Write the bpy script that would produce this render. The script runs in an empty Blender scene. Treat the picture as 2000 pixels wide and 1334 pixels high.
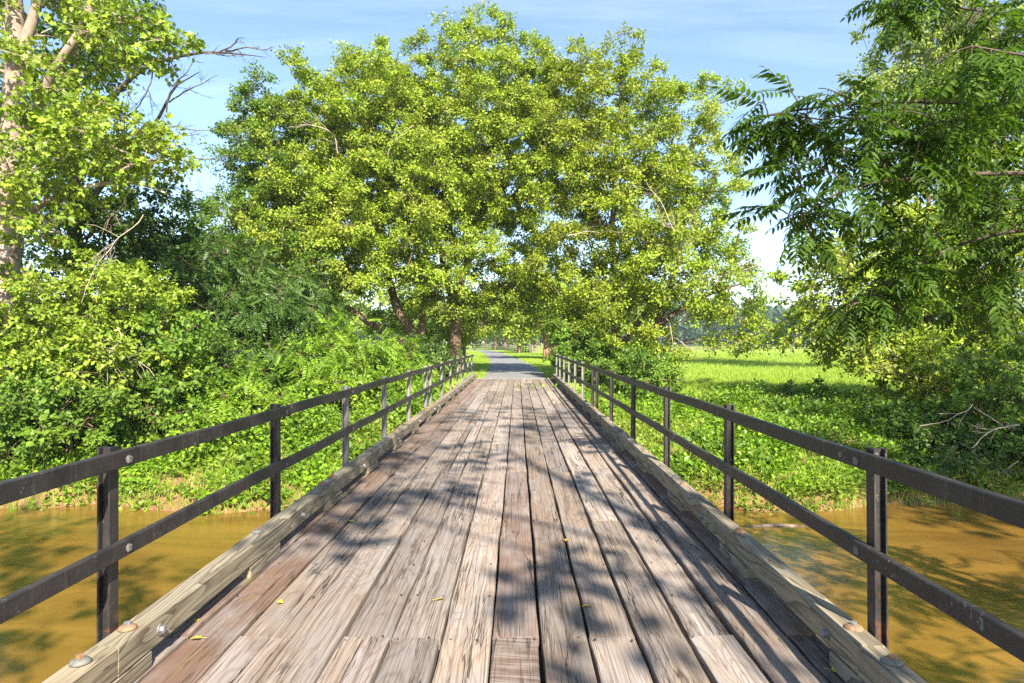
import bpy, math, random
import numpy as np
from mathutils import Vector

S = bpy.context.scene
COL = S.collection
R = np.random.RandomState(7)
rad = math.radians
CAMX, CAMZ, F = 0.13, 1.6, 1333.0

def at(px, py, Z):
    """a point of the place: Z metres along the bridge, seen from the camera towards photo pixel (px, py)"""
    return np.array([CAMX + (px - 1010) / F * Z, Z, CAMZ - (py - 669) / F * Z])

# ------------------------------------------------------------------ mesh helpers
def mesh(name, V, faces, mats, midx=None, smooth=False, attr=None):
    me = bpy.data.meshes.new(name)
    V = np.asarray(V, dtype=np.float32).reshape(-1, 3)
    fl = [np.asarray(f, dtype=np.int32) for f in faces if len(f)]
    tot = np.concatenate([np.full(len(f), f.shape[1], np.int32) for f in fl])
    idx = np.concatenate([f.ravel() for f in fl])
    me.vertices.add(len(V)); me.vertices.foreach_set('co', V.ravel())
    me.loops.add(len(idx)); me.loops.foreach_set('vertex_index', idx)
    me.polygons.add(len(tot))
    st = np.concatenate([[0], np.cumsum(tot)[:-1]]).astype(np.int32)
    me.polygons.foreach_set('loop_start', st)
    me.polygons.foreach_set('loop_total', tot)
    me.polygons.foreach_set('use_smooth', np.full(len(tot), bool(smooth)))
    for m in (mats if isinstance(mats, (list, tuple)) else [mats]):
        me.materials.append(m)
    if midx is not None:
        me.polygons.foreach_set('material_index', np.asarray(midx, np.int32))
    if attr is not None:
        a = me.attributes.new('tint', 'FLOAT_COLOR', 'POINT')
        a.data.foreach_set('color', np.asarray(attr, np.float32).ravel())
    me.update(calc_edges=True)
    return me

def obj(name, me, parent=None, loc=None):
    o = bpy.data.objects.new(name, me)
    COL.objects.link(o)
    if parent is not None:
        o.parent = parent
    if loc is not None:
        o.location = loc
    return o

def empty(name, loc=(0, 0, 0), rz=0):
    o = bpy.data.objects.new(name, None)
    COL.objects.link(o)
    o.location = loc
    o.rotation_euler = (0, 0, rz)
    o.empty_display_size = 0.2
    return o

def tag(o, label=None, cat=None, group=None, kind=None):
    if label: o['label'] = label
    if cat: o['category'] = cat
    if group: o['group'] = group
    if kind: o['kind'] = kind
    return o

def copy_tree(o, parent=None):
    c = o.copy(); COL.objects.link(c)
    if parent is not None: c.parent = parent
    for ch in list(o.children):
        copy_tree(ch, c)
    return c

class MB:
    """collects pieces into one mesh"""
    def __init__(s): s.V = []; s.F = {}; s.n = 0; s.A = []
    def add(s, V, faces, col=None):
        V = np.asarray(V, float).reshape(-1, 3)
        for f in faces:
            f = np.asarray(f, int)
            if len(f): s.F.setdefault(f.shape[1], []).append(f + s.n)
        s.V.append(V); s.n += len(V)
        if col is not None: s.A.append(np.tile(np.asarray(col, float), (len(V), 1)))
    def box(s, x0, x1, y0, y1, z0, z1, bev=0.0, col=None):
        if bev <= 0:
            V = [(x0,y0,z0),(x1,y0,z0),(x1,y1,z0),(x0,y1,z0),(x0,y0,z1),(x1,y0,z1),(x1,y1,z1),(x0,y1,z1)]
            s.add(V, [[(0,3,2,1),(4,5,6,7),(0,1,5,4),(1,2,6,5),(2,3,7,6),(3,0,4,7)]], col)
            return
        b = bev
        # chamfered prism along y with chamfered ends
        def ring(y, k):
            xs0, xs1, zs0, zs1 = x0+k, x1-k, z0+k, z1-k
            return [(xs0+b,y,zs0),(xs1-b,y,zs0),(xs1,y,zs0+b),(xs1,y,zs1-b),(xs1-b,y,zs1),(xs0+b,y,zs1),(xs0,y,zs1-b),(xs0,y,zs0+b)]
        V = ring(y0, b*.7) + ring(y0+b, 0) + ring(y1-b, 0) + ring(y1, b*.7)
        q = []
        for r in range(3):
            for i in range(8):
                j = (i+1) % 8
                q.append((r*8+i, r*8+j, (r+1)*8+j, (r+1)*8+i))
        s.add(V, [q, [tuple(range(7,-1,-1)), tuple(range(24,32))]], col)
    def tube(s, P, rr, n=6, cap=True):
        V, q = tube(P, rr, n)
        fs = [q]
        if cap:
            m = len(P)
            fs.append([tuple(range(n-1,-1,-1)), tuple(range((m-1)*n, m*n))])
        s.add(V, fs)
    def build(s, name, mat, smooth=False):
        A = np.concatenate(s.A) if s.A else None
        return mesh(name, np.concatenate(s.V), [np.concatenate(f) for f in s.F.values()], mat, smooth=smooth, attr=A)

def unit(a):
    return a / (np.linalg.norm(a, axis=-1, keepdims=True) + 1e-9)

def tube(P, rr, n=6, wob=0.0):
    P = np.asarray(P, float); rr = np.asarray(rr, float)
    T = unit(np.gradient(P, axis=0))
    up = np.where(np.abs(T[:, 2:3]) > .9, np.array([[1., 0, 0]]), np.array([[0, 0, 1.]]))
    # keep frame stable
    A = np.zeros_like(T); a = unit(np.cross(T[0], up[0]))
    for i in range(len(P)):
        a = a - T[i] * a.dot(T[i]); a = a / (np.linalg.norm(a) + 1e-9); A[i] = a
    B = np.cross(T, A)
    th = np.arange(n) * 2 * math.pi / n
    rad_ = rr[:, None] * np.ones((1, n))
    if wob: rad_ = rad_ * (1 + wob * np.sin(3 * th[None, :] + P[:, 2:3] * 1.3) + wob * .7 * np.sin(5 * th[None, :] - P[:, 2:3] * 2.1))
    V = P[:, None, :] + (A[:, None, :] * np.cos(th)[None, :, None] + B[:, None, :] * np.sin(th)[None, :, None]) * rad_[:, :, None]
    m = len(P)
    i = np.arange(m - 1)[:, None] * n; j = np.arange(n)[None, :]; k = (j + 1) % n
    q = np.stack([i + j, i + k, i + n + k, i + n + j], -1).reshape(-1, 4)
    return V.reshape(-1, 3), q

def spikes(P0, P1, r0, r1):
    """many thin three sided twigs at once"""
    n = len(P0)
    T = unit(P1 - P0)
    ref = np.where(np.abs(T[:, 2:3]) > .9, np.array([[1., 0, 0]]), np.array([[0, 0, 1.]]))
    A = unit(np.cross(T, ref)); B = np.cross(T, A)
    V = np.zeros((n, 6, 3))
    r0 = np.broadcast_to(r0, n)[:, None]; r1 = np.broadcast_to(r1, n)[:, None]
    for k in range(3):
        c, s_ = math.cos(k * 2.0944), math.sin(k * 2.0944)
        V[:, k] = P0 + (A * c + B * s_) * r0
        V[:, 3 + k] = P1 + (A * c + B * s_) * r1
    b = np.arange(n)[:, None, None] * 6
    q = np.array([[0, 1, 4, 3], [1, 2, 5, 4], [2, 0, 3, 5]])[None]
    return V.reshape(-1, 3), (b + q).reshape(-1, 4)

def kites(B, D, N, L, W, fold=.18):
    n = len(B)
    D = unit(D); Sd = unit(np.cross(N, D)); N2 = np.cross(D, Sd)
    L = np.broadcast_to(L, n)[:, None]; W = np.broadcast_to(W, n)[:, None]
    V = np.zeros((n, 4, 3))
    V[:, 0] = B
    V[:, 1] = B + D * L * .42 + Sd * W * .5 + N2 * W * fold
    V[:, 2] = B + D * L
    V[:, 3] = B + D * L * .42 - Sd * W * .5 + N2 * W * fold
    b = np.arange(n)[:, None, None] * 4
    t = np.array([[0, 1, 2], [0, 2, 3]])[None]
    return V.reshape(-1, 3), (b + t).reshape(-1, 3)

def blades6(B, D, N, L, W, droop=.12):
    """lance shaped leaflets, six vertices folded on the midrib"""
    n = len(B)
    D = unit(D); Sd = unit(np.cross(N, D)); N2 = np.cross(D, Sd)
    L = np.broadcast_to(L, n)[:, None]; W = np.broadcast_to(W, n)[:, None]
    V = np.zeros((n, 8, 3))
    V[:, 0] = B
    V[:, 1] = B + D * L * .28 + Sd * W * .48 + N2 * W * .12
    V[:, 2] = B + D * L * .66 + Sd * W * .34 + N2 * (W * .1 - L * droop * .45)
    V[:, 3] = B + D * L - N2 * L * droop
    V[:, 4] = B + D * L * .66 - Sd * W * .34 + N2 * (W * .1 - L * droop * .45)
    V[:, 5] = B + D * L * .28 - Sd * W * .48 + N2 * W * .12
    V[:, 6] = B + D * L * .28
    V[:, 7] = B + D * L * .66 - N2 * L * droop * .45
    b = np.arange(n)[:, None, None] * 8
    q = np.array([[6, 1, 2, 7], [5, 6, 7, 4]])[None]
    t = np.array([[0, 1, 6], [0, 6, 5], [7, 2, 3], [7, 3, 4]])[None]
    return V.reshape(-1, 3), (b + q).reshape(-1, 4), (b + t).reshape(-1, 3)

def lobed(B, D, N, L, W):
    """broad five pointed leaves"""
    n = len(B)
    D = unit(D); Sd = unit(np.cross(N, D)); N2 = np.cross(D, Sd)
    L = np.broadcast_to(L, n)[:, None]; W = np.broadcast_to(W, n)[:, None]
    pts = [(0, 0), (.12, .42), (.34, .26), (.55, .52), (.68, .2), (1, 0), (.68, -.2), (.55, -.52), (.34, -.26), (.12, -.42)]
    V = np.zeros((n, 10, 3))
    for k, (u, w) in enumerate(pts):
        V[:, k] = B + D * L * u + Sd * W * w + N2 * W * (.25 * abs(w) - .15 * u * u)
    b = np.arange(n)[:, None, None] * 10
    q = np.array([[0, 1, 2, 4], [0, 6, 8, 9]])[None]
    t = np.array([[2, 3, 4], [0, 4, 5], [0, 5, 6], [6, 7, 8]])[None]
    return V.reshape(-1, 3), (b + q).reshape(-1, 4), (b + t).reshape(-1, 3)

def rsph(n, rng=R):
    return unit(rng.normal(size=(n, 3)))

# ------------------------------------------------------------------ node helpers
class NT:
    def __init__(s, name, world=None):
        if world is None:
            s.m = bpy.data.materials.new(name); s.m.use_nodes = True; s.t = s.m.node_tree
        else:
            s.m = world; s.t = world.node_tree
        s.t.nodes.clear()
    def n(s, typ, **kw):
        nd = s.t.nodes.new(typ)
        ins = kw.pop('i', {})
        for k, v in kw.items(): setattr(nd, k, v)
        for k, v in ins.items():
            if hasattr(v, 'is_output') or isinstance(v, bpy.types.NodeSocket): s.t.links.new(v, nd.inputs[k])
            else: nd.inputs[k].default_value = v
        return nd
    def math(s, op, a, b=0.0, clamp=False):
        return s.n('ShaderNodeMath', operation=op, use_clamp=clamp, i={0: a, 1: b}).outputs[0]
    def ramp(s, fac, stops, interp='LINEAR'):
        nd = s.n('ShaderNodeValToRGB', i={0: fac}); cr = nd.color_ramp; cr.interpolation = interp
        while len(cr.elements) < len(stops): cr.elements.new(.5)
        for e, (p, c) in zip(cr.elements, stops):
            e.position = p; e.color = (*c, 1) if len(c) == 3 else c
        return nd.outputs[0]
    def mix(s, f, a, b, mode='MIX'):
        nd = s.n('ShaderNodeMix', data_type='RGBA', blend_type=mode)
        for k, v in ((0, f), (6, a), (7, b)):
            if isinstance(v, bpy.types.NodeSocket): s.t.links.new(v, nd.inputs[k])
            else: nd.inputs[k].default_value = ((*v, 1) if hasattr(v, '__len__') and len(v) == 3 else v)
        return nd.outputs[2]
    def map(s, vec, scale=(1, 1, 1), loc=(0, 0, 0)):
        return s.n('ShaderNodeMapping', i={'Vector': vec, 'Scale': scale, 'Location': loc}).outputs[0]
    def noise(s, vec, scale, detail=4, rough=.55, dist=0.0):
        return s.n('ShaderNodeTexNoise', i={'Vector': vec, 'Scale': scale, 'Detail': detail, 'Roughness': rough, 'Distortion': dist}).outputs[0]
    def rng(s, v, a, b, c=0.0, d=1.0):
        return s.n('ShaderNodeMapRange', clamp=True, i={0: v, 1: a, 2: b, 3: c, 4: d}).outputs[0]
    def out(s, sh, vol=None):
        o = s.n('ShaderNodeOutputMaterial')
        s.t.links.new(sh, o.inputs[0])
        return s.m
    def obj(s): return s.n('ShaderNodeTexCoord').outputs['Object']
    def bump(s, h, strength=.3, dist=.02):
        return s.n('ShaderNodeBump', i={'Height': h, 'Strength': strength, 'Distance': dist}).outputs[0]
    def pbsdf(s, col, rough=.6, spec=.3, normal=None, metal=0.0):
        i = {'Base Color': col if isinstance(col, bpy.types.NodeSocket) else (*col, 1), 'Roughness': rough, 'Specular IOR Level': spec, 'Metallic': metal}
        if normal is not None: i['Normal'] = normal
        return s.n('ShaderNodeBsdfPrincipled', i=i).outputs[0]

def leaf_mat(name, cols, patch=None, patch_amt=.5, trans=.33, rough=.45, spec=.3, scale=.5, tcol=1.25):
    """leaves: every leaf its own tone, the tree changing tone from bough to bough"""
    t = NT(name)
    ri = t.rng(t.n('ShaderNodeNewGeometry').outputs['Random Per Island'], -.18, 1.18)
    g_ = 1.36
    c = t.ramp(ri, [(k / (len(cols) - 1), tuple(x * g_ for x in v)) for k, v in enumerate(cols)])
    if patch is not None:
        nz = t.noise(t.obj(), scale, 3, .6)
        c = t.mix(t.rng(nz, .48, .66, 0, patch_amt), c, patch)
    tn = t.rng(t.noise(t.obj(), .75, 4, .65), .36, .66, .76, 1.22)
    c = t.mix(1.0, c, t.n('ShaderNodeCombineColor', i={0: tn, 1: tn, 2: tn}).outputs[0], 'MULTIPLY')
    p = t.pbsdf(c, rough, spec)
    tc = t.mix(1.0, c, (tcol, tcol * 1.05, .55), 'MULTIPLY')
    tr = t.n('ShaderNodeBsdfTranslucent', i={'Color': tc}).outputs[0]
    return t.out(t.n('ShaderNodeMixShader', i={0: trans, 1: p, 2: tr}).outputs[0])

def bark_mat(name, a, b, c=None, sc=6.0, zs=.25, bump=.6, mid=.5):
    t = NT(name); v = t.obj()
    n1 = t.noise(t.map(v, (1, 1, zs)), sc, 6, .65, .4)
    n2 = t.noise(v, 1.1, 4, .6, .6)
    col = t.mix(t.rng(n1, .35, .68), a, b)
    if c is not None: col = t.mix(t.rng(n2, mid, mid + .08, 0, .9), col, c)
    return t.out(t.pbsdf(col, .85, .15, t.bump(n1, bump, .05)))

G_YEL = [(.075, .135, .010), (.15, .225, .015), (.235, .30, .024), (.35, .365, .045)]
M = {}
M['maple'] = leaf_mat('maple_leaf', G_YEL, (.37, .34, .07), .45)
M['maple2'] = leaf_mat('maple_leaf_green', [(.075, .13, .008), (.145, .21, .012), (.23, .28, .018), (.32, .33, .03)], (.36, .33, .07), .4)
M['maple3'] = leaf_mat('maple_leaf_shaded_green', [(.045, .10, .010), (.09, .16, .014), (.155, .23, .019)], (.27, .29, .04), .45)  # darker maple copy: shade of the left side put into the leaf colour
M['far'] = leaf_mat('row_tree_leaf', [(.12, .18, .04), (.20, .26, .05), (.28, .32, .08)], (.38, .36, .12), .4)
M['syc'] = leaf_mat('sycamore_leaf', [(.075, .14, .012), (.14, .215, .018), (.20, .27, .025), (.30, .32, .04)], (.30, .27, .05), .3)
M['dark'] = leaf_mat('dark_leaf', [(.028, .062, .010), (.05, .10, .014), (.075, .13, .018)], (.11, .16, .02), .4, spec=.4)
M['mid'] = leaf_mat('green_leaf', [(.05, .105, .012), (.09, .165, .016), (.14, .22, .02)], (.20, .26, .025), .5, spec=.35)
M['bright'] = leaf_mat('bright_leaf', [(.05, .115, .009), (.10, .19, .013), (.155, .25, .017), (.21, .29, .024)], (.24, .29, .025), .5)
M['cover'] = leaf_mat('undergrowth_leaf', [(.05, .12, .009), (.10, .195, .012), (.16, .26, .016), (.24, .31, .024)], (.36, .33, .09), .5, scale=.28)
M['walnut'] = leaf_mat('walnut_leaflet', [(.028, .062, .008), (.05, .098, .010), (.088, .145, .015)], None, spec=.28, rough=.5, trans=.45)
M['wood_far'] = leaf_mat('distant_leaf', [(.03, .06, .03), (.045, .085, .04), (.065, .11, .05)], None)
M['bark'] = bark_mat('brown_bark', (.09, .06, .04), (.24, .17, .11))
M['bark_dark'] = bark_mat('dark_bark', (.045, .034, .026), (.13, .10, .075))
M['bark_red'] = bark_mat('reddish_bark', (.12, .065, .04), (.33, .20, .13))
M['bark_syc'] = bark_mat('sycamore_bark', (.22, .155, .12), (.36, .28, .225), (.50, .47, .41), 3.0, .6, .35, .56)
M['twig'] = bark_mat('pale_dead_twig', (.34, .27, .20), (.52, .43, .33), None, 14)
M['twig_grey'] = bark_mat('grey_dead_twig', (.10, .085, .07), (.19, .165, .14), None, 14)
M['yellow_leaf'] = leaf_mat('fallen_yellow_leaf', [(.42, .29, .03), (.48, .35, .05)], None, trans=.2)

def deck_wood():
    t = NT('weathered_deck_plank')
    at_ = t.n('ShaderNodeAttribute', attribute_name='tint')
    sep = t.n('ShaderNodeSeparateColor', i={0: at_.outputs['Color']})
    rnd, red, kind = sep.outputs[0], sep.outputs[1], sep.outputs[2]
    o = t.obj()
    off = t.n('ShaderNodeCombineXYZ', i={0: t.math('MULTIPLY', rnd, 17.0), 1: t.math('MULTIPLY', rnd, 61.0), 2: t.math('MULTIPLY', rnd, 9.0)}).outputs[0]
    v = t.n('ShaderNodeVectorMath', operation='ADD', i={0: o, 1: off}).outputs[0]
    # ring contours running along the plank
    ringn = t.noise(t.map(v, (3.2, .42, 3.2)), 1.0, 2, .45, .25)
    ring = t.math('FRACT', t.math('MULTIPLY', ringn, 26.0))
    ringl = t.rng(t.math('ABSOLUTE', t.math('SUBTRACT', ring, .5)), .30, .5)
    fine = t.noise(t.map(v, (150, 1.1, 60)), 1.0, 5, .7)
    fine2 = t.noise(t.map(v, (46, .6, 30)), 1.0, 4, .6, .3)
    blot = t.noise(t.map(v, (3.5, 1.3, 3)), 1.0, 5, .62, .5)
    blot2 = t.noise(t.map(v, (9, 3.5, 3), (3, 7, 1)), 1.0, 5, .7, .8)
    # long drying cracks
    cw = t.noise(t.map(v, (17, .55, 9), (5, 2, 0)), 1.0, 4, .62, .35)
    crack = t.rng(t.math('ABSOLUTE', t.math('SUBTRACT', cw, .5)), .0, .021, 1, 0)
    cgate = t.rng(t.noise(t.map(v, (5, .6, 1), (1, 1, 8)), 1.0, 2, .5), .46, .60)
    crack = t.math('MULTIPLY', crack, cgate)
    checks = t.rng(t.noise(t.map(v, (85, .75, 40), (9, 2, 4)), 1.0, 3, .6), .655, .70)
    tan = t.ramp(rnd, [(0, (.43, .34, .26)), (.28, (.47, .39, .31)), (.5, (.38, .345, .325)), (.72, (.50, .42, .33)), (1, (.40, .37, .355))])
    brn = t.ramp(rnd, [(0, (.21, .118, .088)), (.5, (.25, .15, .11)), (1, (.185, .105, .08))])
    col = t.mix(red, tan, brn)
    # grey weathering and brown stain
    col = t.mix(t.rng(blot, .40, .66, 0, .72), col, (.375, .37, .375))
    col = t.mix(t.rng(blot2, .54, .74, 0, .62), col, (.21, .135, .095))
    col = t.mix(t.rng(t.noise(t.map(v, (2.2, 1.6, 1), (4, 4, 4)), 1.0, 4, .6, .4), .57, .73, 0, .45), col, (.60, .50, .37))
    col = t.mix(t.rng(fine, .36, .60, .74, 0), col, (.15, .11, .085))
    col = t.mix(t.rng(fine2, .55, .70, 0, .72), col, (.13, .095, .075))
    col = t.mix(t.math('MULTIPLY', ringl, .42), col, (.16, .115, .085))
    # saw marks on plank pieces flagged so
    sx = t.n('ShaderNodeSeparateXYZ', i={0: v})
    arc = t.math('ADD', sx.outputs[1], t.math('MULTIPLY', t.math('MULTIPLY', sx.outputs[0], sx.outputs[0]), .02))
    wv = t.noise(t.n('ShaderNodeCombineXYZ', i={0: t.math('MULTIPLY', sx.outputs[0], 2.5), 1: t.math('MULTIPLY', arc, 42.0)}).outputs[0], 1.0, 3, .65, .3)
    saw = t.math('MULTIPLY', t.rng(wv, .44, .62), t.rng(kind, .75, .85))
    col = t.mix(t.math('MULTIPLY', saw, .6), col, (.50, .45, .40))
    # moss along the joints of the outer planks
    xx = t.n('ShaderNodeSeparateXYZ', i={0: o})
    edge = t.rng(t.math('ABSOLUTE', t.math('ADD', xx.outputs[0], .0)), 1.2, 1.65)
    ms = t.math('MULTIPLY', t.rng(t.noise(t.map(o, (14, 5, 5)), 1.0, 5, .7, 1.0), .56, .70), edge)
    ms = t.math('MULTIPLY', ms, t.rng(xx.outputs[0], 0.2, -.2, .25, 1))
    col = t.mix(t.math('MULTIPLY', ms, .75), col, (.26, .24, .045))
    # nail heads: two rows of small dots at fixed lengths
    vor = t.n('ShaderNodeTexVoronoi', i={'Vector': t.map(v, (7.3, 1.65, 0)), 'Scale': 1.0, 'Randomness': .35})
    nail = t.rng(vor.outputs['Distance'], .045, .07, .8, 0)
    dark = t.math('MAXIMUM', t.math('MAXIMUM', crack, t.math('MULTIPLY', checks, .7)), 0.0)
    col = t.mix(t.math('MULTIPLY', dark, .88), col, (.035, .026, .02))
    # knots
    kv = t.n('ShaderNodeTexVoronoi', i={'Vector': t.map(v, (2.6, .55, 0), (3, 1, 0)), 'Scale': 1.0, 'Randomness': 1.0})
    kd = t.math('ADD', kv.outputs['Distance'], t.math('MULTIPLY', t.math('SUBTRACT', fine2, .5), .12))
    kn = t.rng(kd, .03, .10, .75, 0)
    col = t.mix(kn, col, (.12, .08, .06))
    tone = t.n('ShaderNodeSeparateColor', i={0: t.ramp(t.math('FRACT', t.math('MULTIPLY', rnd, 7.31)), [(0, (.62,)*3), (.5, (.82,)*3), (1, (1.02,)*3)])}).outputs[0]
    col = t.mix(1.0, col, t.n('ShaderNodeCombineColor', i={0: tone, 1: t.math('MULTIPLY', tone, .965), 2: t.math('MULTIPLY', tone, .93)}).outputs[0], 'MULTIPLY')
    h = t.math('SUBTRACT', t.math('ADD', t.math('MULTIPLY', fine, .35), t.math('MULTIPLY', blot2, .25)), t.math('ADD', t.math('MULTIPLY', dark, 1.1), t.math('MULTIPLY', ringl, .12)))
    return t.out(t.pbsdf(col, .82, .18, t.bump(h, .75, .012)))
M['deck'] = deck_wood()

def curb_wood():
    t = NT('weathered_treated_timber')
    oi = t.n('ShaderNodeObjectInfo').outputs['Random']
    off = t.n('ShaderNodeCombineXYZ', i={0: t.math('MULTIPLY', oi, 37.0), 1: t.math('MULTIPLY', oi, 71.0), 2: t.math('MULTIPLY', oi, 13.0)}).outputs[0]
    v = t.n('ShaderNodeVectorMath', operation='ADD', i={0: t.obj(), 1: off}).outputs[0]
    ringn = t.noise(t.map(v, (4.5, .55, 4.5)), 1.0, 2, .4, .35)
    ring = t.math('FRACT', t.math('MULTIPLY', ringn, 13.0))
    ringl = t.math('POWER', ring, 2.2)
    fine = t.noise(t.map(v, (70, 1.8, 70)), 1.0, 4, .7)
    blot = t.noise(t.map(v, (2.5, .9, 2.5)), 1.0, 5, .6, .4)
    col = t.mix(t.rng(blot, .35, .68), (.40, .35, .245), (.34, .335, .27))
    col = t.mix(t.rng(blot, .56, .74, 0, .5), col, (.50, .42, .29))
    col = t.mix(t.math('MULTIPLY', ringl, .82), col, (.115, .098, .07))
    col = t.mix(t.rng(fine, .55, .75, 0, .45), col, (.13, .11, .085))
    col = t.mix(t.rng(t.noise(t.map(v, (7, 3, 7), (2, 5, 1)), 1.0, 5, .68, .6), .56, .70, 0, .55), col, (.20, .15, .10))
    ck = t.rng(t.math('ABSOLUTE', t.math('SUBTRACT', t.noise(t.map(v, (22, .5, 22), (8, 2, 3)), 1.0, 3, .6), .5)), .0, .018, .8, 0)
    col = t.mix(ck, col, (.05, .04, .03))
    col = t.mix(1.0, col, (.78, .72, .68), 'MULTIPLY')
    h = t.math('ADD', t.math('MULTIPLY', ringl, -.5), t.math('MULTIPLY', fine, .4))
    return t.out(t.pbsdf(col, .8, .2, t.bump(h, .5, .008)))
M['curb'] = curb_wood()

def steel():
    t = NT('black_painted_steel')
    oi = t.n('ShaderNodeObjectInfo').outputs['Random']
    off = t.n('ShaderNodeCombineXYZ', i={0: t.math('MULTIPLY', oi, 37.0), 1: t.math('MULTIPLY', oi, 71.0), 2: t.math('MULTIPLY', oi, 13.0)}).outputs[0]
    v = t.n('ShaderNodeVectorMath', operation='ADD', i={0: t.obj(), 1: off}).outputs[0]
    n1 = t.noise(v, 5.0, 6, .65, .3)
    streak = t.noise(t.map(v, (30, 30, 2.5)), 1.0, 4, .65)
    sp = t.noise(v, 42.0, 4, .7, .6)
    pat = t.noise(v, 2.3, 5, .6, .8)
    z = t.n('ShaderNodeSeparateXYZ', i={0: t.obj()}).outputs[2]
    col = t.mix(t.rng(n1, .35, .65), (.014, .013, .014), (.034, .029, .027))
    col = t.mix(t.rng(streak, .55, .75, 0, .55), col, (.085, .075, .06))
    col = t.mix(t.math('MULTIPLY', t.rng(sp, .60, .66), t.rng(pat, .48, .62, .05, .8)), col, (.20, .20, .175))
    col = t.mix(t.rng(pat, .675, .69, 0, .6), col, (.21, .245, .215))
    rust = t.math('MULTIPLY', t.rng(t.noise(v, 11, 5, .7, .5), .50, .62), t.rng(z, .55, .1, .05, .85))
    col = t.mix(rust, col, (.17, .065, .03))
    return t.out(t.pbsdf(col, t.rng(n1, .3, .7, .42, .62), .45, t.bump(t.math('ADD', n1, sp), .22, .004)))
M['steel'] = steel()
def sunlit_steel():  # lighter copy of the post steel, with sunlight put into the colour
    t = NT('sunlit_look_post_grey'); v = t.obj()
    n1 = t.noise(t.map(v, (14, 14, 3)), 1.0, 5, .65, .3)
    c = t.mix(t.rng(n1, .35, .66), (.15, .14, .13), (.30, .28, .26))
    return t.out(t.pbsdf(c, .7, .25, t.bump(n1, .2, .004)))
M['sunlit_post'] = sunlit_steel()

def simple(name, a, b, sc=30, rough=.6, spec=.3, metal=0.0, bump=.3):
    t = NT(name); n1 = t.noise(t.obj(), sc, 5, .65, .3)
    return t.out(t.pbsdf(t.mix(t.rng(n1, .35, .65), a, b), rough, spec, t.bump(n1, bump, .006), metal))
M['bolt'] = simple('galvanised_bolt', (.15, .15, .15), (.27, .265, .26), 40, .5, .5, .3)
M['washer'] = simple('rusty_washer', (.16, .085, .045), (.30, .19, .11), 26, .75)
M['washer_grey'] = simple('grey_washer', (.10, .095, .085), (.19, .18, .16), 26, .7)
M['conc'] = simple('pale_concrete', (.20, .18, .155), (.32, .29, .25), 9, .9, .2)
M['black_board'] = simple('dark_fence_board', (.035, .032, .03), (.07, .062, .055), 7, .7)
M['grey_board'] = simple('grey_fence_board', (.14, .12, .10), (.24, .21, .17), 7, .8)
M['girder'] = simple('dark_girder', (.02, .018, .016), (.05, .04, .035), 6, .7)
M['log'] = bark_mat('driftwood', (.14, .10, .075), (.34, .27, .21), None, 8)

def asphalt():
    t = NT('old_grey_asphalt'); o = t.obj()
    g = t.noise(o, 160, 3, .7); b = t.noise(t.map(o, (1, .35, 1)), 1.2, 5, .6, .4)
    c = t.mix(t.rng(b, .35, .68), (.145, .14, .142), (.21, .20, .20))
    c = t.mix(t.rng(g, .40, .72, 0, .5), c, (.30, .29, .28))
    return t.out(t.pbsdf(c, .9, .2, t.bump(g, .4, .01)))
M['road'] = asphalt()

def ground_m():
    t = NT('meadow_and_bank_soil'); o = t.obj()
    z = t.n('ShaderNodeSeparateXYZ', i={0: o}).outputs[2]
    n1 = t.noise(o, .16, 5, .6); n2 = t.noise(t.map(o, (.8, 1.6, 1)), 1.4, 6, .7); n3 = t.noise(o, 24, 4, .7)
    g = t.mix(t.rng(n1, .36, .64), (.17, .29, .022), (.28, .39, .045))
    g = t.mix(t.rng(n2, .42, .68, 0, .6), g, (.40, .42, .07))
    g = t.mix(t.rng(n3, .4, .7, 0, .45), g, (.075, .135, .012))
    d = t.mix(t.rng(t.noise(o, 3, 5, .65), .35, .65), (.20, .105, .05), (.34, .20, .10))
    d = t.mix(t.rng(n3, .45, .7, 0, .5), d, (.12, .07, .04))
    zz = t.math('ADD', z, t.math('MULTIPLY', t.math('SUBTRACT', n2, .5), 1.0))
    c = t.mix(t.rng(zz, -1.15, -.75), d, g)
    return t.out(t.pbsdf(c, .95, .1, t.bump(t.math('ADD', n3, n2), .6, .06)))
M['ground'] = ground_m()

def water_m():
    t = NT('muddy_river_water'); o = t.obj()
    n1 = t.noise(t.map(o, (1.1, 2.2, 1)), 3.2, 5, .62, .4)
    n2 = t.noise(t.map(o, (.5, .9, 1)), 1.0, 3, .5, .6)
    n3 = t.noise(t.map(o, (1, 1.7, 1)), 13.0, 3, .6, .3)
    silt = t.noise(t.map(o, (.16, .62, 1)), 1.0, 5, .62, 1.1)
    c = t.mix(t.rng(silt, .35, .66), (.125, .067, .013), (.235, .125, .024))
    h = t.math('ADD', t.math('ADD', t.math('MULTIPLY', n1, .55), t.math('MULTIPLY', n3, .13)), t.math('MULTIPLY', n2, .8))
    b_ = t.pbsdf(c, .04, 1.0, t.bump(h, .22, .07)); b_.node.inputs['IOR'].default_value = 1.6
    return t.out(b_)
M['water'] = water_m()

def grass_m():
    t = NT('grass_blade')
    ri = t.n('ShaderNodeNewGeometry').outputs['Random Per Island']
    c = t.ramp(ri, [(0, (.17, .29, .022)), (.45, (.28, .41, .036)), (.8, (.37, .47, .06)), (1, (.46, .45, .15))])
    p = t.pbsdf(c, .6, .2)
    tr = t.n('ShaderNodeBsdfTranslucent', i={'Color': c}).outputs[0]
    return t.out(t.n('ShaderNodeMixShader', i={0: .4, 1: p, 2: tr}).outputs[0])
M['grass'] = grass_m()

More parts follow.
